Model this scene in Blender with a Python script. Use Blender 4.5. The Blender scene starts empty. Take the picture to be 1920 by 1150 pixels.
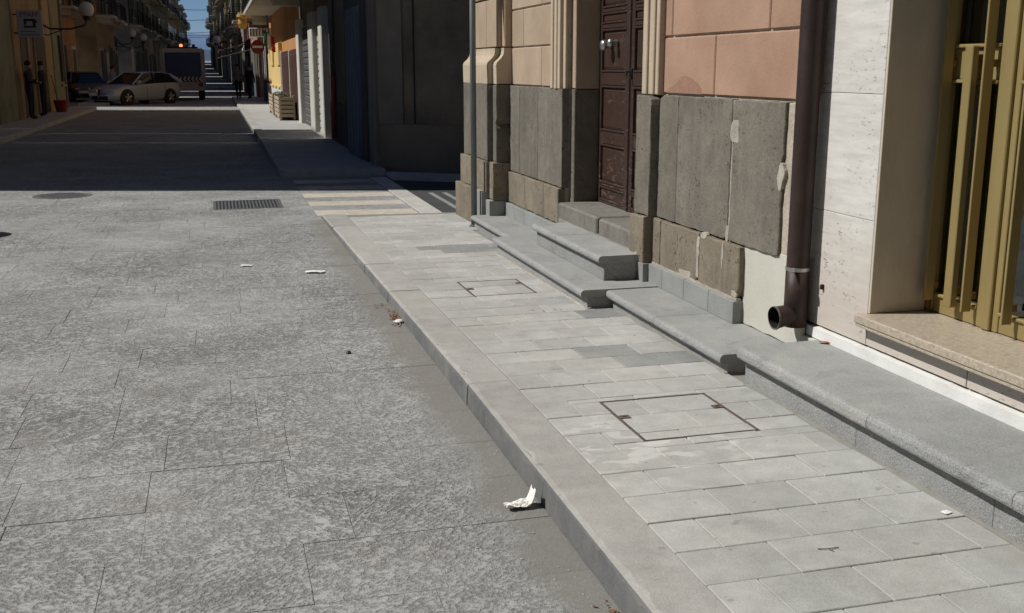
import bpy, bmesh, math, random
from mathutils import Vector, Matrix
rnd = random.Random(7)
R = math.radians
S = bpy.context.scene
COL = S.collection

# ------------------------------------------------------------------ camera, sky, sun, exposure
cam_d = bpy.data.cameras.new('camera'); cam = bpy.data.objects.new('camera', cam_d); COL.objects.link(cam)
cam.location = (0, 0, 1.6); cam.rotation_euler = (R(90 - 12.6), 0, R(-15.283))
cam_d.sensor_width = 36; cam_d.lens = 37.5; cam_d.sensor_fit = 'HORIZONTAL'; cam_d.clip_start = .05; cam_d.clip_end = 20000
S.camera = cam
SUN_EL = R(48); AZ = R(15.3)
LD = Vector((math.cos(AZ) * math.cos(SUN_EL), -math.sin(AZ) * math.cos(SUN_EL), -math.sin(SUN_EL)))
w = bpy.data.worlds.new('World'); S.world = w; w.use_nodes = True
nt = w.node_tree; bg = nt.nodes['Background']; sky = nt.nodes.new('ShaderNodeTexSky'); sky.sky_type = 'NISHITA'
sky.sun_disc = False; sky.sun_elevation = SUN_EL; sky.sun_rotation = math.atan2(-LD.x, -LD.y)
sky.air_density = .5; sky.dust_density = 0; sky.ozone_density = 5.0
nt.links.new(sky.outputs[0], bg.inputs[0]); bg.inputs[1].default_value = .066
sd = bpy.data.lights.new('sun', 'SUN'); sd.energy = 5.0; sd.angle = R(.53); sd.color = (1, .985, .945)
sun = bpy.data.objects.new('sun', sd); COL.objects.link(sun); sun.rotation_euler = LD.to_track_quat('-Z', 'Y').to_euler()
sun.location = (-20, 5, 30)
V = S.view_settings; V.view_transform = 'Standard'; V.look = 'None'; V.gamma = 1; V.use_curve_mapping = False; V.exposure = -0.22

# ------------------------------------------------------------------ materials
MATS = {}
def nodes_of(name):
    m = bpy.data.materials.new(name); m.use_nodes = True; MATS[name] = m
    return m, m.node_tree, m.node_tree.nodes, m.node_tree.links, m.node_tree.nodes['Principled BSDF']
def N(nt_, t, **kw):
    n = nt_.nodes.new(t)
    for k, v in kw.items(): setattr(n, k, v)
    return n
def math_n(nt_, op, a, b=None, c=None):
    n = N(nt_, 'ShaderNodeMath', operation=op)
    for i, v in enumerate((a, b, c)):
        if v is None: continue
        if isinstance(v, (int, float)): n.inputs[i].default_value = v
        else: nt_.links.new(v, n.inputs[i])
    return n.outputs[0]
def ramp(nt_, fac, lo, hi, c0=(0, 0, 0, 1), c1=(1, 1, 1, 1)):
    n = N(nt_, 'ShaderNodeMapRange'); n.inputs[1].default_value = lo; n.inputs[2].default_value = hi; n.clamp = True
    nt_.links.new(fac, n.inputs[0]); return n.outputs[0]
def mixc(nt_, fac, a, b, mode='MIX'):
    n = N(nt_, 'ShaderNodeMix', data_type='RGBA', blend_type=mode)
    if isinstance(fac, (int, float)): n.inputs[0].default_value = fac
    else: nt_.links.new(fac, n.inputs[0])
    for i, v in ((6, a), (7, b)):
        if isinstance(v, tuple): n.inputs[i].default_value = (*v, 1) if len(v) == 3 else v
        else: nt_.links.new(v, n.inputs[i])
    return n.outputs[2]
def noise(nt_, co, scale, detail=4, rough=.55, dist=0):
    n = N(nt_, 'ShaderNodeTexNoise'); n.inputs['Scale'].default_value = scale; n.inputs['Detail'].default_value = detail
    n.inputs['Roughness'].default_value = rough; n.inputs['Distortion'].default_value = dist
    if co is not None: nt_.links.new(co, n.inputs['Vector'])
    return n.outputs['Fac']
def coords(nt_, scale=None, shift=True, rot=False):
    tc = N(nt_, 'ShaderNodeTexCoord'); co = tc.outputs['Object']
    if shift:
        oi = N(nt_, 'ShaderNodeObjectInfo'); mul = N(nt_, 'ShaderNodeVectorMath', operation='SCALE')
        cmb = N(nt_, 'ShaderNodeCombineXYZ')
        for i in range(3): nt_.links.new(oi.outputs['Random'], cmb.inputs[i])
        nt_.links.new(cmb.outputs[0], mul.inputs[0]); mul.inputs['Scale'].default_value = 37.0
        ad = N(nt_, 'ShaderNodeVectorMath', operation='ADD'); nt_.links.new(co, ad.inputs[0]); nt_.links.new(mul.outputs[0], ad.inputs[1]); co = ad.outputs[0]
    if rot:
        oi = N(nt_, 'ShaderNodeObjectInfo'); vr = N(nt_, 'ShaderNodeVectorRotate', rotation_type='Z_AXIS')
        a = math_n(nt_, 'MULTIPLY', math_n(nt_, 'SUBTRACT', oi.outputs['Random'], .5), 1.6)
        nt_.links.new(co, vr.inputs['Vector']); nt_.links.new(a, vr.inputs['Angle']); co = vr.outputs[0]
    if scale:
        mp = N(nt_, 'ShaderNodeMapping'); mp.inputs['Scale'].default_value = scale; nt_.links.new(co, mp.inputs[0]); co = mp.outputs[0]
    return co
def bump(nt_, bs, h, dist, strength=1.0, prev=None):
    b = N(nt_, 'ShaderNodeBump'); b.inputs['Distance'].default_value = dist; b.inputs['Strength'].default_value = strength
    nt_.links.new(h, b.inputs['Height'])
    if prev is not None: nt_.links.new(prev, b.inputs['Normal'])
    nt_.links.new(b.outputs[0], bs.inputs['Normal']); return b.outputs[0]
def obj_tone(nt_, amt):
    oi = N(nt_, 'ShaderNodeObjectInfo')
    return math_n(nt_, 'MULTIPLY_ADD', oi.outputs['Random'], 2 * amt, 1 - amt)
def scale_col(nt_, col, fac):
    n = N(nt_, 'ShaderNodeVectorMath', operation='SCALE')
    if isinstance(col, tuple): n.inputs[0].default_value = col[:3]
    else: nt_.links.new(col, n.inputs[0])
    if isinstance(fac, (int, float)): n.inputs['Scale'].default_value = fac
    else: nt_.links.new(fac, n.inputs['Scale'])
    return n.outputs[0]
def mk(name, base, var=.15, scale=4, rough=.85, bmp=.002, bscale=80, tone=.06, tint=None, tint_amt=.5, metal=0, spec=.4, streak=None, speck=0, speck_scale=220):
    """weathered surface: broad blotches, fine grain, relief, slight tone change from piece to piece"""
    m, t, n, l, bs = nodes_of(name)
    co = coords(t, streak)
    a = noise(t, co, scale, 5, .6)
    f = math_n(t, 'MULTIPLY_ADD', ramp(t, a, .3, .7), 2 * var, 1 - var)
    c = scale_col(t, base, f)
    if tint:
        b = ramp(t, noise(t, co, scale * .55, 4, .65), .48, .68)
        c = mixc(t, math_n(t, 'MULTIPLY', b, tint_amt), c, tint)
    if speck:
        s = noise(t, coords(t), speck_scale, 2, .7); c = scale_col(t, c, math_n(t, 'MULTIPLY_ADD', ramp(t, s, .3, .7), 2 * speck, 1 - speck))
    c = scale_col(t, c, obj_tone(t, tone))
    l.new(c, bs.inputs['Base Color']); bs.inputs['Roughness'].default_value = rough; bs.inputs['Metallic'].default_value = metal
    bs.inputs['Specular IOR Level'].default_value = spec
    if bmp: bump(t, bs, noise(t, coords(t, streak), bscale, 4, .6), bmp)
    return m
def pos_xyz(t):
    tc = N(t, 'ShaderNodeTexCoord'); s = N(t, 'ShaderNodeSeparateXYZ'); t.links.new(tc.outputs['Object'], s.inputs[0]); return s.outputs

def road_mat():
    m, t, n, l, bs = nodes_of('road_basalt')
    co = coords(t, None, True, True)
    st = N(t, 'ShaderNodeMapping'); st.inputs['Scale'].default_value = (1, 1.35, 1); l.new(co, st.inputs[0])
    world = coords(t, None, False)
    pit = math_n(t, 'ADD', math_n(t, 'MULTIPLY', noise(t, st.outputs[0], 44, 4, .66, 0), .7), math_n(t, 'MULTIPLY', noise(t, co, 15, 3, .6), .3))              # chisel marks, 2-3 cm
    fine = noise(t, co, 170, 4, .7)
    broad = noise(t, world, .9, 3, .6); mid = noise(t, world, 3.2, 4, .65)
    wear = ramp(t, noise(t, world, .75, 2.5, .55), .34, .64)      # tyre-polished areas keep shallower marks
    depth = math_n(t, 'MULTIPLY_ADD', wear, .45, .47)
    pits = ramp(t, pit, .39, .55)                                  # 0 deep in a mark, 1 on the stone face
    c = scale_col(t, (.385, .382, .366), math_n(t, 'MULTIPLY_ADD', broad, .5, .72))
    c = scale_col(t, c, math_n(t, 'MULTIPLY_ADD', ramp(t, mid, .3, .7), .22, .88))
    dark = math_n(t, 'MULTIPLY', math_n(t, 'SUBTRACT', 1, pits), math_n(t, 'MULTIPLY', depth, .82))
    c = mixc(t, dark, c, (.105, .104, .104))
    c = scale_col(t, c, math_n(t, 'MULTIPLY_ADD', ramp(t, fine, .28, .72), .55, .72))
    rust = math_n(t, 'MULTIPLY', ramp(t, noise(t, world, 1.7, 4, .65), .54, .72), .30)
    c = mixc(t, rust, c, (.25, .20, .17))
    lich = math_n(t, 'MULTIPLY', ramp(t, noise(t, world, 2.3, 6, .75), .57, .67), .34)
    c = mixc(t, lich, c, (.45, .45, .43))
    oil = math_n(t, 'MULTIPLY', ramp(t, noise(t, world, 1.25, 4, .6, .3), .62, .74), .22)
    c = mixc(t, oil, c, (.12, .118, .115))
    x, y, z = pos_xyz(t)                                           # dust lying along the kerb
    edge = math_n(t, 'ADD', x, math_n(t, 'MULTIPLY', math_n(t, 'SUBTRACT', noise(t, world, 3.5, 5, .65), .5), .42))
    dust = math_n(t, 'MULTIPLY', ramp(t, edge, .84, .97), math_n(t, 'LESS_THAN', y, 11.6))
    c = mixc(t, math_n(t, 'MULTIPLY', dust, .85), c, scale_col(t, (.205, .192, .174), math_n(t, 'MULTIPLY_ADD', fine, .5, .75)))
    c = scale_col(t, c, obj_tone(t, .05))
    l.new(c, bs.inputs['Base Color']); bs.inputs['Roughness'].default_value = .9; bs.inputs['Specular IOR Level'].default_value = .15
    keep = math_n(t, 'SUBTRACT', 1, math_n(t, 'MULTIPLY', dust, .85))
    h = math_n(t, 'MULTIPLY', pits, math_n(t, 'MULTIPLY', depth, keep))
    h = math_n(t, 'ADD', h, math_n(t, 'MULTIPLY', fine, .3))
    bump(t, bs, h, .0075)
    return m
road_mat()

def paver_mat(name, base, stains=True):
    m, t, n, l, bs = nodes_of(name)
    co = coords(t); world = coords(t, None, False)
    fine = noise(t, co, 190, 3, .7); mid = noise(t, co, 9, 4, .6); broad = noise(t, world, 1.3, 3, .55)
    c = scale_col(t, base, math_n(t, 'MULTIPLY_ADD', broad, .5, .75))
    c = scale_col(t, c, math_n(t, 'MULTIPLY_ADD', ramp(t, mid, .3, .7), .22, .89))
    c = scale_col(t, c, math_n(t, 'MULTIPLY_ADD', ramp(t, fine, .3, .7), .34, .83))
    brown = math_n(t, 'MULTIPLY', ramp(t, noise(t, world, 2.1, 4, .65), .5, .72), .32)
    c = mixc(t, brown, c, (.37, .325, .265))
    spot = math_n(t, 'MULTIPLY', ramp(t, noise(t, world, 16, 2, .5), .70, .73), .5)
    c = mixc(t, spot, c, (.20, .195, .18))
    grime = math_n(t, 'MULTIPLY', ramp(t, noise(t, world, 5.5, 6, .72), .56, .70), .35)
    c = mixc(t, grime, c, (.25, .24, .215))
    if stains:   # dried cement wash beside the inspection cover
        tc = N(t, 'ShaderNodeTexCoord'); vd = N(t, 'ShaderNodeVectorMath', operation='DISTANCE'); vd.inputs[1].default_value = (1.62, 3.85, .11)
        l.new(tc.outputs['Object'], vd.inputs[0])
        near = math_n(t, 'SUBTRACT', 1, ramp(t, vd.outputs['Value'], .22, .6))
        blot = ramp(t, noise(t, coords(t, (1, 1.7, 1), False), 7, 2.5, .5, .6), .53, .60)
        c = mixc(t, math_n(t, 'MULTIPLY', math_n(t, 'MULTIPLY', near, blot), .75), c, (.58, .57, .54))
    c = scale_col(t, c, obj_tone(t, .085))
    l.new(c, bs.inputs['Base Color']); bs.inputs['Roughness'].default_value = .85; bs.inputs['Specular IOR Level'].default_value = .3
    bump(t, bs, math_n(t, 'ADD', fine, math_n(t, 'MULTIPLY', mid, 1.5)), .0022)
    return m
paver_mat('paver', (.405, .40, .375)); paver_mat('paver_dark', (.255, .26, .25), False)
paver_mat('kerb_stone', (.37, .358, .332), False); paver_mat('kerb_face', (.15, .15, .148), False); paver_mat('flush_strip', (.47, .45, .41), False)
def step_mat(name, base, rough):
    m, t, n, l, bs = nodes_of(name)
    co = coords(t); world = coords(t, None, False); fine = noise(t, co, 160, 4, .75); grain = noise(t, co, 70, 3, .6); mid = noise(t, co, 7, 5, .65); big = noise(t, world, 1.6, 3, .6)
    c = scale_col(t, base, math_n(t, 'MULTIPLY_ADD', big, .44, .78)); c = scale_col(t, c, math_n(t, 'MULTIPLY_ADD', ramp(t, mid, .3, .7), .18, .91))
    c = mixc(t, math_n(t, 'MULTIPLY', ramp(t, noise(t, world, 3, 6, .72), .55, .68), .38), c, (.39, .365, .32))
    c = mixc(t, math_n(t, 'MULTIPLY', ramp(t, noise(t, world, 4.5, 4, .6, .4), .62, .72), .45), c, (.17, .168, .16))
    c = scale_col(t, c, math_n(t, 'MULTIPLY_ADD', ramp(t, fine, .28, .72), .62 * rough, 1 - .31 * rough))
    c = scale_col(t, c, obj_tone(t, .06))
    l.new(c, bs.inputs['Base Color']); bs.inputs['Roughness'].default_value = .88; bs.inputs['Specular IOR Level'].default_value = .15
    bump(t, bs, math_n(t, 'ADD', math_n(t, 'MULTIPLY', fine, .6), grain), .004 * rough)
step_mat('step_stone', (.30, .302, .288), .8); step_mat('step_nose', (.31, .31, .30), 1.5); step_mat('step_riser', (.29, .29, .28), 1.4)
mk('joint', (.24, .228, .20), .2, 6, .95, .003, 120, 0)
mk('mortar_pale', (.40, .365, .305), .22, 14, .95, .006, 70, .05, (.30, .255, .20), .6)
def lava_mat(name, base, pale):
    m, t, n, l, bs = nodes_of(name)
    co = coords(t); big = noise(t, co, 2.4, 4, .6); mid = noise(t, co, 11, 5, .65); fine = noise(t, co, 130, 3, .7)
    run = noise(t, coords(t, (1, 5, .5)), 3.2, 4, .6)            # rain streaks
    pit = ramp(t, noise(t, co, 38, 3, .65), .60, .68)
    pit = math_n(t, 'MULTIPLY', pit, ramp(t, noise(t, co, 4, 3, .6), .45, .6))
    c = scale_col(t, base, math_n(t, 'MULTIPLY_ADD', ramp(t, big, .3, .7), .36, .82))
    c = scale_col(t, c, math_n(t, 'MULTIPLY_ADD', ramp(t, mid, .3, .7), .26, .87))
    c = mixc(t, math_n(t, 'MULTIPLY', ramp(t, run, .52, .72), .45), c, pale)
    c = mixc(t, math_n(t, 'MULTIPLY', ramp(t, noise(t, co, 6, 6, .75), .60, .70), .35), c, tuple(min(1, v * 1.9) for v in base))
    c = mixc(t, math_n(t, 'MULTIPLY', pit, .7), c, tuple(v * .35 for v in base))
    c = scale_col(t, c, math_n(t, 'MULTIPLY_ADD', ramp(t, fine, .3, .7), .4, .8))
    c = scale_col(t, c, obj_tone(t, .09))
    l.new(c, bs.inputs['Base Color']); bs.inputs['Roughness'].default_value = .92; bs.inputs['Specular IOR Level'].default_value = .15
    h = math_n(t, 'ADD', math_n(t, 'MULTIPLY', mid, 1.6), math_n(t, 'SUBTRACT', math_n(t, 'MULTIPLY', fine, .35), math_n(t, 'MULTIPLY', pit, 1.0)))
    bump(t, bs, h, .006)
lava_mat('lava_base', (.165, .148, .122), (.235, .205, .16)); lava_mat('lava_low', (.215, .18, .135), (.30, .245, .18)); lava_mat('lava_sill', (.185, .172, .15), (.25, .225, .185))
mk('plinth_grey', (.27, .275, .26), .12, 5, .85, .003, 150, .05, speck=.22)
mk('plaster_rose', (.385, .245, .172), .13, 2.2, .95, .0025, 55, .05, (.29, .172, .115), .65, spec=.15)
mk('plaster_sand', (.40, .305, .22), .12, 2.5, .95, .003, 60, .05, (.33, .24, .165), .5, spec=.15)
mk('plaster_cream', (.47, .385, .285), .12, 3, .95, .003, 60, .04, (.46, .36, .26), .5, spec=.15)
mk('plaster_stain', (.30, .17, .115), .2, 8, .9, .002, 60, 0)
mk('plaster_new', (.52, .50, .43), .06, 3, .9, .002, 40, 0)
mk('plaster_rough', (.44, .385, .305), .22, 8, .95, .008, 40, 0, (.40, .32, .23), .6)
def travertine_mat():
    m, t, n, l, bs = nodes_of('travertine')
    vein = noise(t, coords(t, (.7, .7, 6)), 5, 5, .65, .4); br = noise(t, coords(t), 2.2, 3, .5); fine = noise(t, coords(t), 90, 3, .6)
    x, y, z = pos_xyz(t)
    c = scale_col(t, (.64, .615, .57), math_n(t, 'MULTIPLY_ADD', ramp(t, vein, .3, .7), .24, .86))
    c = scale_col(t, c, math_n(t, 'MULTIPLY_ADD', br, .16, .92))
    damp = math_n(t, 'SUBTRACT', math_n(t, 'ADD', .85, math_n(t, 'MULTIPLY', noise(t, coords(t, None, False), 5, 5, .7), .75)), z)   # rising damp stains above the skirting
    c = mixc(t, math_n(t, 'MULTIPLY', ramp(t, damp, .2, .7), .62), c, (.49, .41, .34))
    pit = ramp(t, noise(t, coords(t, (.8, .8, 2.2)), 34, 5, .75), .60, .66)
    pitm = math_n(t, 'MULTIPLY', pit, ramp(t, noise(t, coords(t, None, False), 3, 3, .6), .45, .6))
    c = mixc(t, math_n(t, 'MULTIPLY', pitm, .7), c, (.26, .22, .18))
    l.new(c, bs.inputs['Base Color']); bs.inputs['Roughness'].default_value = .65; bs.inputs['Specular IOR Level'].default_value = .3
    bump(t, bs, math_n(t, 'SUBTRACT', math_n(t, 'MULTIPLY', fine, .25), pitm), .002)
travertine_mat()
mk('white_skirting', (.68, .67, .64), .1, 6, .8, .002, 60, 0)
mk('granite', (.44, .375, .29), .2, 60, .35, .0006, 200, .02, (.30, .22, .15), .55, speck=.3, speck_scale=260)
mk('reveal_stone', (.56, .49, .39), .16, 3, .75, .002, 60, .02, (.40, .32, .23), .6, streak=(1, 1, .4))
def old_wood():
    m, t, n, l, bs = nodes_of('door_wood')
    co = coords(t, (9, 9, .9)); g = noise(t, co, 9, 5, .65, 1.2); bl = noise(t, coords(t), 4, 4, .6)
    x, y, z = pos_xyz(t)
    c = scale_col(t, (.05, .028, .021), math_n(t, 'MULTIPLY_ADD', ramp(t, g, .3, .7), .8, .6))
    low = math_n(t, 'SUBTRACT', 1, ramp(t, z, .5, 1.25))      # varnish weathered off towards the bottom
    worn = math_n(t, 'MULTIPLY', ramp(t, math_n(t, 'ADD', noise(t, coords(t, (.8, .8, 3.2)), 9, 5, .7, .8), math_n(t, 'MULTIPLY', low, .1)), .61, .67), .6)
    c = mixc(t, worn, c, (.13, .088, .062))
    l.new(c, bs.inputs['Base Color']); l.new(math_n(t, 'MULTIPLY_ADD', worn, .4, .36), bs.inputs['Roughness'])
    bump(t, bs, math_n(t, 'ADD', g, math_n(t, 'MULTIPLY', worn, -.8)), .0022)
old_wood()
mk('gold_metal', (.31, .235, .095), .07, 3, .5, .0006, 30, .02, metal=.25, spec=.4)
mk('gold_dark', (.26, .165, .055), .08, 3, .45, .0006, 30, .02, metal=.4)
mk('brown_pipe', (.038, .024, .020), .25, 6, .5, .0015, 60, .02, (.085, .05, .036), .35, spec=.3)
mk('rust', (.115, .08, .06), .35, 30, .85, .002, 160, .08)
mk('rust_dark', (.13, .105, .085), .3, 30, .8, .002, 160, .05)
mk('pole_grey', (.155, .17, .165), .12, 6, .45, .0005, 60, 0, metal=.3)
mk('steel', (.45, .45, .44), .1, 20, .35, .0004, 90, 0, metal=.9)
mk('iron_dark', (.035, .035, .035), .2, 20, .55, .0006, 90, 0, metal=.5)
mk('grate_iron', (.13, .13, .125), .25, 20, .6, .001, 90, .03, metal=.3)
mk('marble_strip', (.50, .45, .375), .14, 6, .75, .0025, 90, .07, (.43, .36, .285), .4, speck=.12)
mk('asphalt', (.06, .06, .06), .2, 3, .95, .006, 160, .0, speck=.4)
mk('road_paint', (.26, .255, .24), .3, 12, .85, .001, 100, 0)
mk('paper', (.80, .78, .72), .06, 20, .8, .0008, 60, .02)
mk('dry_leaf', (.20, .115, .06), .35, 20, .8, .001, 60, .25)
mk('red_leaf', (.42, .10, .05), .3, 20, .75, .001, 60, .1)
mk('twig', (.10, .075, .05), .2, 20, .9, .001, 60, 0)
mk('soil', (.17, .15, .125), .2, 5, .95, .004, 80, 0)
def simple(name, col, rough=.7, metal=0, var=.12, scale=2.5, tone=.0, bmp=.001, spec=.4):
    return mk(name, col, var, scale, rough, bmp, 30, tone, metal=metal, spec=spec)
def glassy(name, col, rough=.04, alpha=1):
    m, t, n, l, bs = nodes_of(name)
    bs.inputs['Base Color'].default_value = (*col, 1); bs.inputs['Roughness'].default_value = rough; bs.inputs['Specular IOR Level'].default_value = .3
    return m
glassy('dark_glass', (.012, .016, .02))
def clear_glass():
    m, t, n, l, bs = nodes_of('window_glass')
    gl = N(t, 'ShaderNodeBsdfGlossy'); gl.inputs['Roughness'].default_value = .015; gl.inputs['Color'].default_value = (.9, .95, .95, 1)
    tr = N(t, 'ShaderNodeBsdfTransparent'); tr.inputs['Color'].default_value = (.55, .62, .62, 1)
    fr = N(t, 'ShaderNodeFresnel'); fr.inputs['IOR'].default_value = 1.5
    wav = bump_n = N(t, 'ShaderNodeBump'); wav.inputs['Distance'].default_value = .002; wav.inputs['Strength'].default_value = .3
    l.new(noise(t, coords(t), 2.5, 2, .5), wav.inputs['Height']); l.new(wav.outputs[0], gl.inputs['Normal'])
    mx = N(t, 'ShaderNodeMixShader'); l.new(math_n(t, 'MULTIPLY_ADD', fr.outputs[0], 1.2, .08), mx.inputs[0]); l.new(tr.outputs[0], mx.inputs[1]); l.new(gl.outputs[0], mx.inputs[2])
    l.new(mx.outputs[0], n['Material Output'].inputs['Surface'])
clear_glass()
for nm, c in dict(wall_ochre=(.42, .30, .13), wall_yellow=(.50, .36, .15), wall_orange=(.85, .36, .06), wall_grey=(.30, .285, .25), wall_stone=(.36, .30, .22),
                  wall_cream=(.50, .43, .32), wall_rose=(.45, .27, .20), wall_dark=(.13, .125, .115), wall_green=(.32, .33, .21), wall_sand=(.42, .32, .20)).items():
    c = tuple(v * .5 + sum(c) / 3 * .12 for v in c); mk(nm, c, .2, 1.2, .92, .006, 20, .0, tuple(v * .6 for v in c), .55)
mk('wall_mottled', (.185, .15, .108), .35, 1.1, .92, .012, 12, 0, (.24, .17, .125), .6)
simple('stone_pale', (.55, .53, .48), .9, 0, .12, 3, .05)
simple('shutter_blue', (.10, .13, .17), .6, 0, .15, 2)
simple('shutter_grey', (.42, .41, .38), .6, 0, .1, 2, .05)
simple('shutter_brown', (.065, .03, .024), .6, 0, .15, 3, .08)
simple('shutter_green', (.06, .10, .06), .6, 0, .15, 3, .08)
simple('wood_pale', (.42, .34, .25), .8, 0, .15, 8, .08)
simple('panel_yellow', (.70, .50, .20), .7, 0, .08, 3, .04)
simple('pipe_red', (.33, .085, .045), .5, 0, .12, 4)
simple('balcony_stone', (.45, .42, .35), .9, 0, .15, 2, .05)
simple('iron_rail', (.03, .032, .03), .6, .2)
simple('car_paint', (.36, .40, .44), .28, .1, .03, 1, 0, 0, .7)
simple('car_paint_dark', (.10, .10, .11), .28, .15, .03, 1, 0, 0, .6)
simple('black_plastic', (.015, .015, .016), .55)
simple('tyre', (.018, .018, .018), .85)
simple('alloy', (.45, .45, .45), .35, .8, .05)
simple('chrome', (.75, .75, .74), .12, 1, .02)
simple('lamp_glass', (.5, .5, .48), .25, 0, .03)
simple('plate_white', (.75, .75, .72), .5, 0, .03)
simple('truck_white', (.34, .335, .31), .45, .1, .08)
simple('truck_blue', (.03, .055, .13), .35, 0, .05, 1, 0, 0, .3)
simple('chevron', (.62, .58, .52), .5)
simple('red_plastic', (.22, .022, .018), .45)
simple('red_sign', (.20, .012, .016), .4, 0, .05)
simple('sign_panel', (.34, .34, .37), .5, 0, .06)
simple('grit', (.30, .29, .27), .9, 0, .2, 30)
simple('white_sign', (.72, .72, .70), .4, 0, .05)
simple('flag_green', (.03, .11, .05), .8); simple('flag_white', (.72, .72, .70), .8); simple('flag_red', (.55, .04, .04), .8)
simple('skin', (.42, .25, .18), .6); simple('cloth_dark', (.022, .023, .028), .9); simple('cloth_navy', (.03, .035, .06), .9)
simple('cloth_grey', (.16, .155, .14), .9); simple('cloth_blue', (.22, .27, .38), .9); simple('hair_dark', (.02, .015, .012), .7)
simple('awning_rose', (.35, .16, .14), .8); simple('awning_red', (.30, .04, .04), .8)
simple('plant_leaf', (.05, .075, .03), .8, 0, .3, 6)
simple('wire', (.02, .02, .02), .7)
simple('gold_letter', (.50, .30, .06), .5)
simple('interior', (.16, .165, .16), .9); simple('interior_floor', (.24, .23, .21), .4)
simple('hill_haze', (.045, .075, .13), .95, 0, .12, .01)  # distance haze is put into the blue of this colour
simple('mountain_haze', (.13, .20, .33), .95, 0, .05, .001)  # paler blue paints in thicker haze
def emis(name, col, s):
    m, t, n, l, bs = nodes_of(name); bs.inputs['Base Color'].default_value = (*col, 1); bs.inputs['Emission Color'].default_value = (*col, 1); bs.inputs['Emission Strength'].default_value = s
emis('beacon_lit', (1, .25, .08), 2.5)

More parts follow.
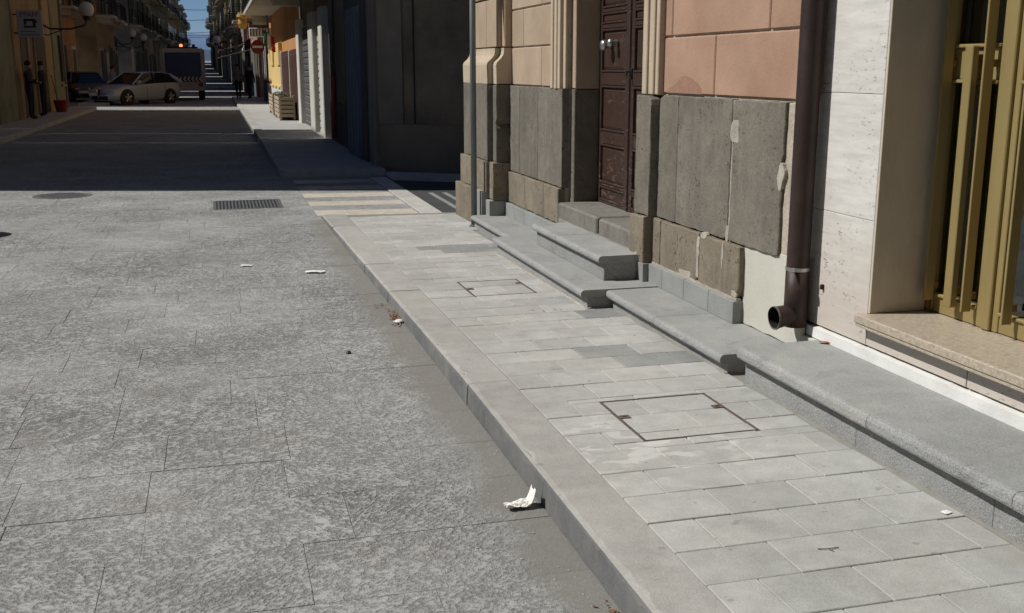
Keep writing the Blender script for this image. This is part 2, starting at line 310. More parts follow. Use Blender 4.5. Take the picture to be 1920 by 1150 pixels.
# ------------------------------------------------------------------ helpers
def obj(name, verts, faces, mat, parent=None, smooth=False):
    me = bpy.data.meshes.new(name); me.from_pydata([tuple(v) for v in verts], [], faces)
    bm = bmesh.new(); bm.from_mesh(me); bmesh.ops.recalc_face_normals(bm, faces=bm.faces); bm.to_mesh(me); bm.free()
    for mm in (mat if isinstance(mat, (list, tuple)) else [mat]): me.materials.append(MATS[mm])
    if smooth: me.polygons.foreach_set('use_smooth', [True] * len(me.polygons))
    o = bpy.data.objects.new(name, me); COL.objects.link(o)
    if parent is not None: o.parent = parent
    return o
class MB:
    def __init__(s): s.v = []; s.f = []
    def add(s, v, f):
        k = len(s.v); s.v += [Vector(p) for p in v]; s.f += [tuple(i + k for i in q) for q in f]; return s
    def box(s, x0, x1, y0, y1, z0, z1):
        return s.add([(x, y, z) for x in (x0, x1) for y in (y0, y1) for z in (z0, z1)], [(0, 1, 3, 2), (4, 6, 7, 5), (0, 4, 5, 1), (2, 3, 7, 6), (0, 2, 6, 4), (1, 5, 7, 3)])
    def cbox(s, x0, x1, y0, y1, z0, z1, c=.004):
        lo = (x0, y0, z0); hi = (x1, y1, z1); v = []; idx = {}
        for sx in (0, 1):
            for sy in (0, 1):
                for sz in (0, 1):
                    sg = (sx, sy, sz)
                    for ax in range(3):
                        p = []
                        for k in range(3):
                            b = hi[k] if sg[k] else lo[k]
                            if k != ax: b += (-c if sg[k] else c)
                            p.append(b)
                        idx[(sg, ax)] = len(v); v.append(p)
        f = []
        for ax in range(3):
            a, b = [k for k in range(3) if k != ax]
            for d in (0, 1):
                q = []
                for sa, sb in ((0, 0), (1, 0), (1, 1), (0, 1)):
                    sg = [0, 0, 0]; sg[ax] = d; sg[a] = sa; sg[b] = sb; q.append(idx[(tuple(sg), ax)])
                f.append(tuple(q))
        for ax in range(3):     # edge along ax
            a, b = [k for k in range(3) if k != ax]
            for sa in (0, 1):
                for sb in (0, 1):
                    q = []
                    for d, fx in ((0, a), (1, a), (1, b), (0, b)):
                        sg = [0, 0, 0]; sg[ax] = d; sg[a] = sa; sg[b] = sb; q.append(idx[(tuple(sg), fx)])
                    f.append(tuple(q))
        for sx in (0, 1):
            for sy in (0, 1):
                for sz in (0, 1): f.append(tuple(idx[((sx, sy, sz), k)] for k in range(3)))
        return s.add(v, f)
    def tube(s, pts, r, n=10, caps=True):
        pts = [Vector(p) for p in pts]; rr = r if isinstance(r, (list, tuple)) else [r] * len(pts)
        k = len(s.v); up = Vector((0, 0, 1))
        for i, p in enumerate(pts):
            d = (pts[min(i + 1, len(pts) - 1)] - pts[max(i - 1, 0)]).normalized()
            a = d.cross(up if abs(d.z) < .95 else Vector((0, 1, 0))).normalized(); b = d.cross(a).normalized()
            for j in range(n):
                t = 2 * math.pi * j / n; s.v.append(p + a * math.cos(t) * rr[i] + b * math.sin(t) * rr[i])
        for i in range(len(pts) - 1):
            for j in range(n): s.f.append((k + i * n + j, k + i * n + (j + 1) % n, k + (i + 1) * n + (j + 1) % n, k + (i + 1) * n + j))
        if caps:
            s.f.append(tuple(k + j for j in range(n))); s.f.append(tuple(k + (len(pts) - 1) * n + j for j in range(n)))
        return s
    def lathe(s, c, prof, n=20, axis='z'):
        c = Vector(c); k = len(s.v)
        for r, h in prof:
            for j in range(n):
                t = 2 * math.pi * j / n
                q = {'z': Vector((r * math.cos(t), r * math.sin(t), h)), 'y': Vector((r * math.cos(t), h, r * math.sin(t))), 'x': Vector((h, r * math.cos(t), r * math.sin(t)))}[axis]
                s.v.append(c + q)
        m = len(prof)
        for i in range(m - 1):
            for j in range(n): s.f.append((k + i * n + j, k + i * n + (j + 1) % n, k + (i + 1) * n + (j + 1) % n, k + (i + 1) * n + j))
        s.f.append(tuple(k + j for j in range(n))); s.f.append(tuple(k + (m - 1) * n + j for j in range(n)))
        return s
    def prism(s, poly, z0, z1):
        n = len(poly); k = len(s.v); s.v += [Vector((*p, z0)) for p in poly] + [Vector((*p, z1)) for p in poly]
        s.f += [tuple(k + i for i in range(n)), tuple(k + n + i for i in range(n))] + [(k + i, k + (i + 1) % n, k + n + (i + 1) % n, k + n + i) for i in range(n)]
        return s
    def extrude_y(s, poly, y0, y1, cap=True):       # poly in (x, z)
        n = len(poly); k = len(s.v); s.v += [Vector((p[0], y0, p[1])) for p in poly] + [Vector((p[0], y1, p[1])) for p in poly]
        if cap: s.f += [tuple(k + i for i in range(n)), tuple(k + n + i for i in range(n))]
        s.f += [(k + i, k + (i + 1) % n, k + n + (i + 1) % n, k + n + i) for i in range(n)]
        return s
    def extrude_z(s, poly, z0, z1): return s.prism(poly, z0, z1)
    def build(s, name, mat, parent=None, smooth=False, xf=None):
        return obj(name, [xf(v) for v in s.v] if xf else s.v, s.f, mat, parent, smooth)
def box(name, mat, parent, *a, c=.004, xf=None):
    return MB().cbox(*a, c).build(name, mat, parent, xf=xf)
def thing(name, label, cat, loc=(0, 0, 0), group=None):
    o = bpy.data.objects.new(name, None); COL.objects.link(o); o.location = loc; o.empty_display_size = .2
    o['label'] = label; o['category'] = cat
    if group: o['group'] = group
    return o
def tag(o, label, cat, group=None):
    o['label'] = label; o['category'] = cat
    if group: o['group'] = group
    return o
def struct(o): o['kind'] = 'structure'; return o
def local(t, o):        # parts are written in world coordinates; keep them there under a moved Empty
    bpy.context.view_layer.update(); o.matrix_parent_inverse = t.matrix_world.inverted(); return o
def jag_poly(y0, y1, z0, z1, amp=.006, step=.05, seed=0, cuts=()):
    r = random.Random(seed); pts = []
    def edge(a, b):
        L = math.hypot(b[0] - a[0], b[1] - a[1]); n = max(2, int(L / step))
        for i in range(n):
            t = i / n; pts.append((a[0] + (b[0] - a[0]) * t + r.uniform(-amp, amp), a[1] + (b[1] - a[1]) * t + r.uniform(-amp, amp)))
    edge((y0, z0), (y1, z0)); edge((y1, z0), (y1, z1)); edge((y1, z1), (y0, z1)); edge((y0, z1), (y0, z0))
    for (cy, cz, cr) in cuts:      # broken corners
        pts2 = []
        for p in pts:
            d = math.hypot(p[0] - cy, p[1] - cz)
            if d < cr:
                m = ((y0 + y1) / 2 - p[0], (z0 + z1) / 2 - p[1]); L = math.hypot(*m) + 1e-6; k = (cr - d) * r.uniform(.55, .8); p = (p[0] + m[0] / L * k, p[1] + m[1] / L * k)
            pts2.append(p)
        pts = pts2
    return pts
def yz_plate(name, poly, xf, depth, mat, parent, c=.006):
    """plate in the facade plane: front at xf (towards -X), worn edge of width c, going back by depth"""
    n = len(poly); cy = sum(p[0] for p in poly) / n; cz = sum(p[1] for p in poly) / n; v = []
    ins = []
    for p in poly:
        d = math.hypot(p[0] - cy, p[1] - cz) + 1e-6; k = max(0, 1 - c / d); ins.append((cy + (p[0] - cy) * k, cz + (p[1] - cz) * k))
    v += [(xf, p[0], p[1]) for p in ins] + [(xf + c, p[0], p[1]) for p in poly] + [(xf + depth, p[0], p[1]) for p in poly]
    f = [tuple(range(n))] + [(i, (i + 1) % n, n + (i + 1) % n, n + i) for i in range(n)] + [(n + i, n + (i + 1) % n, 2 * n + (i + 1) % n, 2 * n + i) for i in range(n)]
    return obj(name, v, f, mat, parent)
# ------------------------------------------------------------------ ground, road, pavements
def zs(y): return .11 if y < 5 else max(.03, .11 - (y - 5) * .08 / 6.8)          # pavement falls towards the crossing
def zr(y): return 0 if y < 60 else min(3.4, (y - 60) ** 2 * .00006)              # street climbs gently far away
g = MB().add([(-4000, -4000, -.35), (4000, -4000, -.35), (4000, 9000, -.35), (-4000, 9000, -.35)], [(0, 1, 2, 3)]).build('ground', 'soil'); struct(g)
ys = [-25, 14.55, 20, 30, 40, 50, 60] + [60 + 15 * i for i in range(1, 20)]
vv = []; ff = []
for y in ys: vv += [(-40 if y < 16.2 else -12, y, zr(y) - .0018), (14, y, zr(y) - .0018)]
for i in range(len(ys) - 1): ff.append((2 * i, 2 * i + 1, 2 * i + 3, 2 * i + 2))
road = struct(obj('road', vv, ff, 'road_basalt'))
cps, sps = math.cos(R(15.283)), math.sin(R(15.283)); cpt, spt = math.cos(R(12.6)), math.sin(R(12.6))
def proj(x, y, z):
    rx = x * cps - y * sps; fy = x * sps + y * cps; zz = z - 1.6
    d = fy * cpt - zz * spt; u = fy * spt + zz * cpt
    return (960 + 2000 * rx / d, 575 - 2000 * u / d) if d > .1 else (-9999, -9999)
yrow = 1.90; rs = random.Random(3)
grate_rect = (-.10, .71, 12.74, 13.62); hole_rect = (-2.32, -1.60, 14.36, 15.07)
def rsub(a, b):
    x0, x1, y0, y1 = a; bx0, bx1, by0, by1 = b
    if bx0 >= x1 or bx1 <= x0 or by0 >= y1 or by1 <= y0: return [a]
    out = []
    if by0 > y0: out.append((x0, x1, y0, by0)); y0 = by0
    if by1 < y1: out.append((x0, x1, by1, y1)); y1 = by1
    if bx0 > x0: out.append((x0, bx0, y0, y1))
    if bx1 < x1: out.append((bx1, x1, y0, y1))
    return [r for r in out if r[1] - r[0] > .03 and r[3] - r[2] > .03]
def xk(y): return 1.10 if y < 5 else 1.10 - (min(y, 11.8) - 5) * .05 / 6.8        # kerb line
strips = [(11.93, 12.38), (12.80, 13.24), (13.68, 14.12), (14.56, 15.0), (15.44, 15.88)]
while yrow < 14.5:
    hgt = rs.uniform(.36, .46); x = 1.11 - rs.uniform(.3, .75); edges = [1.095]; 
    while x > -4.6: edges.append(x); x -= rs.choice([.42, .45, .5, .62, .74]) * rs.uniform(.93, 1.07)
    y1 = yrow + hgt
    for a, b in zip(edges[1:], edges[:-1]):
        us = [proj(px, py, 0) for px in (a, b) for py in (yrow, y1)]
        if max(u[0] for u in us) < -60 or min(u[1] for u in us) > 1230: continue
        for q in rsub((a, b, yrow, y1), grate_rect):
            if q[1] > 1.0 and q[2] > 11.9: q = (q[0], 1.0, q[2], q[3])
            dz = rs.uniform(-.0002, .0022); tl = rs.uniform(-.0012, .0012); sk = rs.uniform(-.004, .004)
            mb = MB().cbox(q[0] + .001, q[1] - .001, q[2] + .001, q[3] - .001, -.09, 0, .0012)
            mb.build('paving_slab', 'road_basalt', road, xf=lambda v: Vector((v.x, v.y + sk * (v.x - q[0]), v.z + dz + tl * (v.x - q[0]))))
    yrow = y1
# kerb
side = struct(MB().add([(1.12, -25, .09), (2.9, -25, .09), (2.9, 5, .104), (1.12, 5, .104), (2.9, 11.6, zs(11.6) - .006), (1.08, 11.7, zs(11.7) - .006)], [(0, 1, 2, 3), (3, 2, 4, 5)]).build('pavement', 'joint'))
kj = [-6, -4.8, -3.6, -2.4, -1.2, 0, 1.2, 2.42, 3.58, 4.84, 6.03, 7.24, 8.40, 9.62, 10.75, 11.78]
rk = random.Random(11)
for i in range(len(kj) - 1):
    a, b = kj[i] + .0022, kj[i + 1] - .0022; n = 26; mb = MB()
    prof0 = None; jx = rk.uniform(-.004, .004); jz = rk.uniform(-.003, .003)
    for k in range(n + 1):
        y = a + (b - a) * k / n; zt = zs(y) + jz; xo = xk(y) + jx
        wv = rk.uniform(0, .006); ch = .010 + rk.uniform(0, .006) + (rk.uniform(.006, .02) if rk.random() < .10 else 0)
        ring = [(1.312, y, -.10), (1.312, y, zt - .003), (1.309, y, zt), (xo + ch + .012, y, zt), (xo + ch * .35, y, zt - ch * .45), (xo + wv * .4, y, zt - ch * 1.3), (xo - .004 + wv, y, zt * .4), (xo - .006, y, -.10)]
        mb.v += [Vector(p) for p in ring]
    m = 8
    for k in range(n):
        for j in range(m - 1): mb.f.append((k * m + j, k * m + j + 1, (k + 1) * m + j + 1, (k + 1) * m + j))
    mb.f.append(tuple(range(m))); mb.f.append(tuple(n * m + j for j in range(m)))
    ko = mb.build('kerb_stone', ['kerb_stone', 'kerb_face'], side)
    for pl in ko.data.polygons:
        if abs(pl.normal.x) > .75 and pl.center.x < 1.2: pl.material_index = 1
# mortar line behind the kerb and along the steps
# pavers
holes = [(1.615, 2.14, 3.85, 4.40), (1.62, 2.07, 6.90, 7.45)]
def riser_x(y):
    if y < 4.50: return 2.395
    if y < 6.31: return 2.386
    if y < 8.60: return 2.22
    if y < 10.28: return 2.36
    return 2.485
r0 = 2.64 - .2265 * 20; k = 0
rp = random.Random(5)
while r0 + .2265 * k < 11.45:
    y0 = r0 + .2265 * k; y1 = min(y0 + .2265, 11.62); off = 1.63 if k % 2 == 0 else 1.48
    k += 1
    if y1 < 1.0: continue
    xe = max(riser_x(y0 + .03), riser_x(y1 - .03)); xs = [1.315]; x = off - .32 * 2
    while x < xe - .03:
        if x > 1.34: xs.append(x + rp.uniform(-.006, .006))
        x += .32
    xs.append(xe)
    for a, b in zip(xs[:-1], xs[1:]):
        rects = [(a, b, y0, y1)]
        for h in holes: rects = [q for r_ in rects for q in rsub(r_, h)]
        for q in rects:
            cx, cy = (q[0] + q[1]) / 2, (q[2] + q[3]) / 2
            dark = (1.85 < cx < 2.36 and 4.98 < cy < 5.22 and not (cx > 2.3 and cy > 5.1)) or (1.7 < cx < 2.0 and 5.22 <= cy < 5.40) or (1.72 < cx < 2.36 and 8.72 < cy < 9.15) or (2.2 < cx and 6.0 < cy < 6.3)
            dz = rp.uniform(-.0015, .0015)
            MB().cbox(q[0] + .002, q[1] - .002, q[2] + .002, q[3] - .002, -.06, 0, .0025).build('paver', 'paver_dark' if dark else 'paver', side, xf=lambda v: Vector((v.x, v.y, v.z + zs(v.y) + dz)))
# pale mortar fillet where the steps meet the pavement
for nm, x, a, b in (('mortar_bead', 2.22, 6.28, 8.6), ('mortar_bead', 2.386, 4.66, 6.2), ('mortar_bead', 2.395, -1, 4.48)):
    mb = MB(); n = 26; q = random.Random(int(x * 100))
    for i in range(n + 1):
        y = a + (b - a) * i / n; wd = .006 + q.random() * .014
        mb.v += [Vector((x - wd, y, zs(y) + .001)), Vector((x - wd * .4, y, zs(y) + .005)), Vector((x + .02, y, zs(y) + .008 + q.random() * .004))]
    for i in range(n): mb.f += [(i * 3, i * 3 + 1, i * 3 + 4, i * 3 + 3), (i * 3 + 1, i * 3 + 2, i * 3 + 5, i * 3 + 4)]
    mb.build(nm, 'mortar_pale' if x < 2.38 else 'joint', side)

# inspection covers in the pavement
def cover(label, x0, x1, y0, y1, seed, lids):
    t = thing('inspection_cover', label, 'manhole cover', ((x0 + x1) / 2, (y0 + y1) / 2, zs(y0)), 'paved inspection covers'); q = random.Random(seed)
    sl = lambda v: Vector((v.x - t.location.x, v.y - t.location.y, v.z + zs(v.y) - t.location.z))
    for a in ((x0, x1, y0, y0 + .005), (x0, x1, y1 - .005, y1), (x0, x0 + .005, y0 + .005, y1 - .005), (x1 - .005, x1, y0 + .005, y1 - .005)):
        MB().box(a[0], a[1], a[2], a[3], -.05, -.0005).build('frame', 'rust_dark', t, xf=sl)
    gx = .0075
    for a in ((x0 + gx, x1 - gx, y0 + gx, y0 + gx + .004), (x0 + gx, x1 - gx, y1 - gx - .004, y1 - gx), (x0 + gx, x0 + gx + .004, y0 + gx, y1 - gx), (x1 - gx - .004, x1 - gx, y0 + gx, y1 - gx)):
        MB().box(*a, -.04, .0005).build('lid_rim', 'rust_dark', t, xf=sl)
    X0, X1, Y0, Y1 = x0 + .0135, x1 - .0135, y0 + .0135, y1 - .0135
    H = Y1 - Y0; rows = [(Y0, Y0 + H * .17, .36), (Y0 + H * .17, Y0 + H * .60, .60), (Y0 + H * .60, Y1, .30)]
    for a, b, fr in rows:
        xm = X0 + (X1 - X0) * fr
        for c, d in ((X0, xm), (xm, X1)):
            MB().cbox(c + .0015, d - .0015, a + .0015, b - .0015, -.04, q.uniform(-.002, 0), .002).build('infill_paver', 'paver', t, xf=sl)
    for (px, py) in lids:
        p = MB().cbox(px - .024, px + .024, py - .02, py + .02, -.01, .0035, .0015).build('lifting_plate', 'rust', t, xf=sl)
        MB().box(px - .009, px + .009, py - .004, py + .004, 0, .0045).build('key_slot', 'iron_dark', p, xf=sl)
cover('larger inspection cover in the near pavement, with two rusty lifting plates', 1.615, 2.14, 3.85, 4.40, 1, [(1.648, 4.16), (2.105, 4.19)])
cover('farther inspection cover between the kerb and the double step', 1.62, 2.07, 6.90, 7.45, 2, [(1.652, 7.16), (2.04, 7.28)])

# storm grate
t = thing('storm_drain_grate', 'iron storm drain grate with parallel bars set in the road', 'drain grate', (.305, 13.18, 0))
def gl(v): return Vector((v.x - .305, v.y - 13.18, v.z))
for a in ((-.095, .705, 12.745, 12.785), (-.095, .705, 13.575, 13.615), (-.095, -.06, 12.785, 13.575), (.67, .705, 12.785, 13.575)): MB().box(*a, -.06, .002).build('frame', 'grate_iron', t, xf=gl)
for i in range(18):
    x = -.045 + i * .0405; MB().box(x, x + .021, 12.785, 13.575, -.05, .0).build('bar', 'grate_iron', t, xf=gl)
MB().box(-.06, .67, 12.785, 13.575, -.0016, -.0012).build('gap_shade', 'black_plastic', t, xf=gl)  # black sheet just under the bar tops stands for the shade in the drain
# round manhole in the road
t = thing('round_manhole_cover', 'round iron manhole cover in the road beside the shadow edge', 'manhole cover', (-1.96, 14.7, .0))
MB().lathe((0, 0, 0), [(.36, -.04), (.36, .004), (.325, .005), (.32, -.002)], 32).build('rim', 'grate_iron', t)
lid = MB().lathe((0, 0, 0), [(.315, -.04), (.315, .003), (.30, .0055), (.02, .006)], 32).build('lid', 'grate_iron', t)
for i in range(7):
    hx = math.sqrt(max(.01, .27 ** 2 - (-.24 + .08 * i) ** 2)); MB().box(-hx, hx, -.255 + .08 * i, -.225 + .08 * i, .0055, .0085).build('tread_bar', 'grate_iron', lid)

# crossing over the side street: pale stone strips set between basalt
cw = struct(MB().add([(1.0, 11.72, -.004), (2.16, 11.62, -.004), (2.16, 16.0, -.004), (1.0, 16.2, -.004)], [(0, 1, 2, 3)]).build('crossing', 'road_basalt'))
rc = random.Random(4)
for (a, b) in strips:
    xs = [1.02, 1.02 + rc.uniform(.36, .42), 1.02 + rc.uniform(.75, .82), 2.15]
    for c, d in zip(xs[:-1], xs[1:]):
        box('pale_slab', 'marble_strip', cw, c + .003, d - .003, a + .002, b - .002, -.06, .001 + rc.uniform(0, .002), c=.003, xf=lambda v: Vector((v.x, v.y - .09 * (v.x - 1.02), v.z)))
for (a, b) in [(12.38, 12.80), (13.24, 13.68), (14.12, 14.56), (15.0, 15.44)]:
    xs = [1.02, 1.02 + rc.uniform(.4, .6), 2.15]
    for c, d in zip(xs[:-1], xs[1:]):
        box('paving_slab', 'road_basalt', cw, c + .003, d - .003, a + .002, b - .002, -.06, rc.uniform(-.002, .001), c=.003, xf=lambda v: Vector((v.x, v.y - .09 * (v.x - 1.02), v.z)))
fl = struct(MB().add([(2.16, 11.45, .002), (2.42, 11.35, .002), (2.42, 16.0, .002), (2.16, 16.0, .002)], [(0, 1, 2, 3)]).build('flush_kerb', 'joint'))
y = 11.6
while y < 15.7: box('kerb_stone', 'flush_strip', fl, 2.162, 2.40, y + .003, y + .86, -.05, .012, c=.004); y += .865
lane = struct(MB().add([(2.405, 11.3, .004), (14, 1.0, .004), (14, 12, .004), (2.405, 16.4, .004)], [(0, 1, 2, 3)]).build('side_lane', 'asphalt'))
for i, x in enumerate((2.62, 2.80, 2.98, 3.16, 3.34)):
    MB().box(x, x + .06, 12.0 - .35 * i, 13.75 - .02 * i, .0045, .008).build('painted_line', 'road_paint', lane)
# far pavements
fp = struct(MB().prism([(.95, 16.45), (2.44, 16.2), (2.44, 60), (.88, 60)], -.05, .10).build('far_pavement', 'paver'))
y = 16.5
while y < 58:
    box('kerb_stone', 'kerb_stone', fp, .88, 1.08, y, y + 1.19, -.05, .112, c=.012); y += 1.2
struct(MB().prism([(2.44, 16.15), (5.5, 14.2), (5.5, 13.5), (2.44, 15.5)], -.05, .07).build('lane_pavement', 'paver'))
struct(MB().prism([(-5.7, 16.3), (-4.5, 16.5), (-4.5, 45.3), (-5.7, 45.5)], -.05, .12).build('left_pavement', 'paver'))
struct(MB().prism([(-5.7, 50), (-4.5, 50), (-4.5, 62), (-5.7, 62)], -.05, .12).build('left_pavement', 'paver'))

# ------------------------------------------------------------------ stone steps along the facades
def nose(xn, xb, zt, th):
    return [(xb, zt), (xn + .024, zt), (xn + .012, zt - .003), (xn + .004, zt - .010), (xn, zt - .021), (xn, zt - th + .016), (xn + .004, zt - th + .006), (xn + .013, zt - th), (xb, zt - th)]
def step(label, xn, xr, xb, y0, y1, zt, th, cuts, zb=None):
    t = thing('stone_step', label, 'step', (xr, (y0 + y1) / 2, zs(y0))); lf = lambda v: v - t.location
    e = [y0] + cuts + [y1]
    for a, b in zip(e[:-1], e[1:]):
        pr = nose(xn, xb, zt + rk.uniform(-.001, .001), th); mb = MB(); ns = max(4, int((b - a) / .035)); m_ = len(pr)
        for k_ in range(ns + 1):
            yy = a + .001 + (b - a - .002) * k_ / ns; chip = rk.uniform(.002, .007) if rk.random() < .06 else 0; wv = rk.uniform(-.0008, .0008)
            for i_, (px_, pz_) in enumerate(pr):
                nz = 1 if 1 <= i_ <= 6 else 0; mb.v.append(Vector((px_ + nz * (wv + rk.uniform(-.0006, .0006) + (chip if 2 <= i_ <= 4 else 0)), yy, pz_ + (rk.uniform(-.0006, .0006) - chip * .5 if 1 <= i_ <= 3 else 0))))
        for k_ in range(ns):
            for i_ in range(m_): mb.f.append((k_ * m_ + i_, k_ * m_ + (i_ + 1) % m_, (k_ + 1) * m_ + (i_ + 1) % m_, (k_ + 1) * m_ + i_))
        mb.f += [tuple(range(m_)), tuple(ns * m_ + i_ for i_ in range(m_))]
        to = mb.build('tread', ['step_stone', 'step_nose'], t, xf=lf)
        for pl in to.data.polygons:
            if pl.center.x + t.location.x < xn + .03 and abs(pl.normal.y) < .9: pl.material_index = 1
    e = [y0 + .004] + [c + .13 for c in cuts if c + .13 < y1 - .1] + [y1 - .004]
    for a, b in zip(e[:-1], e[1:]): box('riser', 'step_riser', t, xr, xb - .01, a + .0008, b - .0008, (zb if zb is not None else -.05), zt - th - .0005, c=.002, xf=lf)
    return t
step('low grey stone step by the metal pole, farthest of the steps', 2.372, 2.415, 2.74, 8.605, 10.25, .178, .045, [9.45])
step('grey stone step jutting farthest towards the kerb, below the wooden door', 2.178, 2.222, 2.745, 6.30, 8.60, .216, .05, [7.42])
step('grey stone step in front of the plinth blocks, between door and drainpipe', 2.345, 2.388, 2.79, 4.66, 6.297, .211, .05, [5.52])
step('long high stone step in front of the white wall and gold window', 2.350, 2.398, 2.815, -4, 4.50, .297, .062, [-3, -1.9, -.8, .4, 1.5, 2.62, 3.42])
step('short upper stone step leading to the wooden door', 2.386, 2.428, 2.70, 6.56, 8.13, .385, .05, [7.5], zb=.218)

# ------------------------------------------------------------------ old house with lava-stone base and wooden door
H = thing('old_house', 'old house with peeling rose plaster, lava stone base and wooden double door', 'house', (2.8, 8, 0)); hf = lambda v: v - H.location
def hb(name, mat, *a, c=.004, parent=None): return box(name, mat, parent or H, *a, c=c, xf=hf)
def hp(name, poly, xf_, depth, mat, c=.006, parent=None): return yz_plate(name, [(p[0] - H.location.y, p[1]) for p in poly], xf_ - H.location.x, depth, mat, parent or H, c)
MB().prism([(2.79, 4.80), (8.9, 4.80), (8.9, 6.72), (2.79, 6.72)], -.05, 9.2).build('wall', 'plaster_rough', H, xf=hf)
MB().prism([(2.79, 8.52), (2.79, 11.40), (7.2, 8.52)], -.05, 9.2).build('wall', 'plaster_rough', H, xf=hf)
MB().prism([(2.79, 6.722), (2.79, 8.518), (7.2, 8.518), (8.9, 7.42), (8.9, 6.722)], 2.75, 9.19).build('wall', 'plaster_rough', H, xf=hf)
MB().prism([(3.12, 6.722), (3.12, 8.518), (3.3, 8.518), (3.3, 6.722)], -.05, 2.75).build('back_wall', 'interior', H, xf=hf)
MB().prism([(2.66, 4.76), (2.66, 11.6), (8.9, 7.5), (8.9, 4.76)], 9.2, 9.45).build('cornice', 'plaster_cream', H, xf=hf)
def blob(cy, cz, ry, rz, seed, n=26, amp=.3):
    q_ = random.Random(seed); ph = [(q_.uniform(0, 6.3), k_ + 1, amp / (k_ + 1)) for k_ in range(5)]; o_ = []
    for i_ in range(n):
        a_ = 2 * math.pi * i_ / n; rr_ = 1 + sum(c_ * math.sin(k_ * a_ + p_) for p_, k_, c_ in ph) + q_.uniform(-.06, .06); o_.append((cy + ry * rr_ * math.cos(a_), cz + rz * rr_ * math.sin(a_)))
    return o_
# right pier
for i, (a, b, cut) in enumerate([(4.872, 5.432, [(4.872, .66, .025), (4.872, 1.10, .05), (4.872, .9, .02)]), (5.452, 6.17, [(5.452, .655, .03)]), (6.174, 6.462, [(6.46, 1.43, .03), (6.462, .9, .02)])]):
    hp('base_block', jag_poly(a, b, .648, 1.432, .0035, .05, 10 + i, cut), 2.75, .06, 'lava_base', .005)
for i, (a, b, cut) in enumerate([(5.245, 5.76, [(5.245, .64, .03), (5.245, .36, .04)]), (5.775, 6.34, [(5.775, .35, .03)]), (6.346, 6.462, [])]):
    hp('base_block', jag_poly(a, b, .345, .640, .004, .05, 20 + i, cut), 2.728, .07, 'lava_low', .006)
for a, b in ((5.245, 5.555), (5.559, 5.90), (5.904, 6.235), (6.239, 6.462)): hb('plinth_block', 'plinth_grey', 2.702, 2.79, a, b, .211, .338 + rk.uniform(-.003, .003), c=.003)
hp('mortar_seam', jag_poly(5.425, 5.458, .64, 1.43, .006, .04, 31), 2.757, .03, 'mortar_pale', .002)
hp('mortar_patch', blob(5.40, 1.24, .045, .075, 32), 2.7482, .01, 'mortar_pale', .002)
hp('mortar_patch', blob(4.885, 1.08, .035, .06, 33), 2.7475, .02, 'mortar_pale', .002)
hp('mortar_patch', blob(5.70, .645, .04, .02, 34), 2.7255, .02, 'mortar_pale', .002)
hp('mortar_patch', jag_poly(5.755, 5.785, .37, .62, .006, .03, 35), 2.7255, .02, 'mortar_pale', .002)
hp('mortar_seam', jag_poly(5.25, 6.46, .335, .352, .004, .05, 36), 2.722, .03, 'mortar_pale', .002)
hp('mortar_patch', blob(5.30, .372, .03, .02, 37), 2.7262, .01, 'mortar_pale', .002)
hp('mortar_patch', blob(5.92, .37, .10, .02, 71), 2.7262, .01, 'mortar_pale', .001); hp('mortar_patch', blob(5.45, .55, .012, .07, 72), 2.7265, .01, 'mortar_pale', .001); hp('mortar_patch', blob(6.55, .655, .05, .018, 73), 2.7265, .02, 'mortar_pale', .001); hp('mortar_patch', blob(6.62, .36, .03, .03, 74), 2.662, .02, 'mortar_pale', .001)
hp('mortar_patch', blob(5.445, .70, .018, .05, 75), 2.7485, .01, 'mortar_pale', .001)
hb('corner_fill', 'plaster_new', 2.766, 2.815, 4.502, 4.655, -.04, .294, c=.003)
hp('plaster_strip', jag_poly(4.78, 4.89, .60, 1.432, .004, .06, 38), 2.768, .02, 'plaster_rough', .003)
hp('plaster_patch', jag_poly(4.62, 5.262, .215, .662, .004, .06, 39), 2.764, .02, 'plaster_new', .003)
# plaster courses
def courses(y0, y1, joints_even, joints_odd, mat, xf_):
    z = 1.446; k = 0
    while z < 9.1:
        z1 = z + .344; js = [y0] + (joints_odd if k % 2 == 0 else joints_even) + [y1]
        for a, b in zip(js[:-1], js[1:]): hb('plaster_block', mat, xf_, 2.80, a + (.006 if a != y0 else 0), b - (.006 if b != y1 else 0), z + (.0 if k == 0 else .006), z1 - .006, c=.006)
        z = z1; k += 1
courses(4.63, 6.47, [5.125, 6.362], [5.745], 'plaster_rose', 2.776)
hp('stain', [(6.43, 1.448), (6.39, 1.475), (6.33, 1.49), (6.27, 1.51), (6.21, 1.545), (6.14, 1.557), (6.05, 1.54), (5.97, 1.515), (5.92, 1.49), (5.90, 1.448)], 2.7752, .004, 'plaster_stain', .0005)
# right door surround
hp('base_block', jag_poly(6.48, 6.725, .648, 1.425, .005, .05, 41, [(6.48, 1.425, .03)]), 2.695, .11, 'lava_base', .006)
hp('base_block', jag_poly(6.49, 6.73, .22, .642, .004, .05, 42), 2.668, .14, 'lava_low', .006)
hp('ledge_fill', jag_poly(6.465, 6.56, .20, .335, .003, .05, 43), 2.662, .13, 'plinth_grey', .003)
def mould(y0, y1, xs_, mat='plaster_cream', nm='surround_moulding'):
    n = len(xs_)
    for i, xx in enumerate(xs_):
        a = y0 + (y1 - y0) * i / n; b = y0 + (y1 - y0) * (i + 1) / n; hb(nm, mat, xx, 2.80, a + .0006, b - .0006, 1.432, 2.95, c=.005)
mould(6.475, 6.72, [2.735, 2.722, 2.73, 2.715, 2.725])
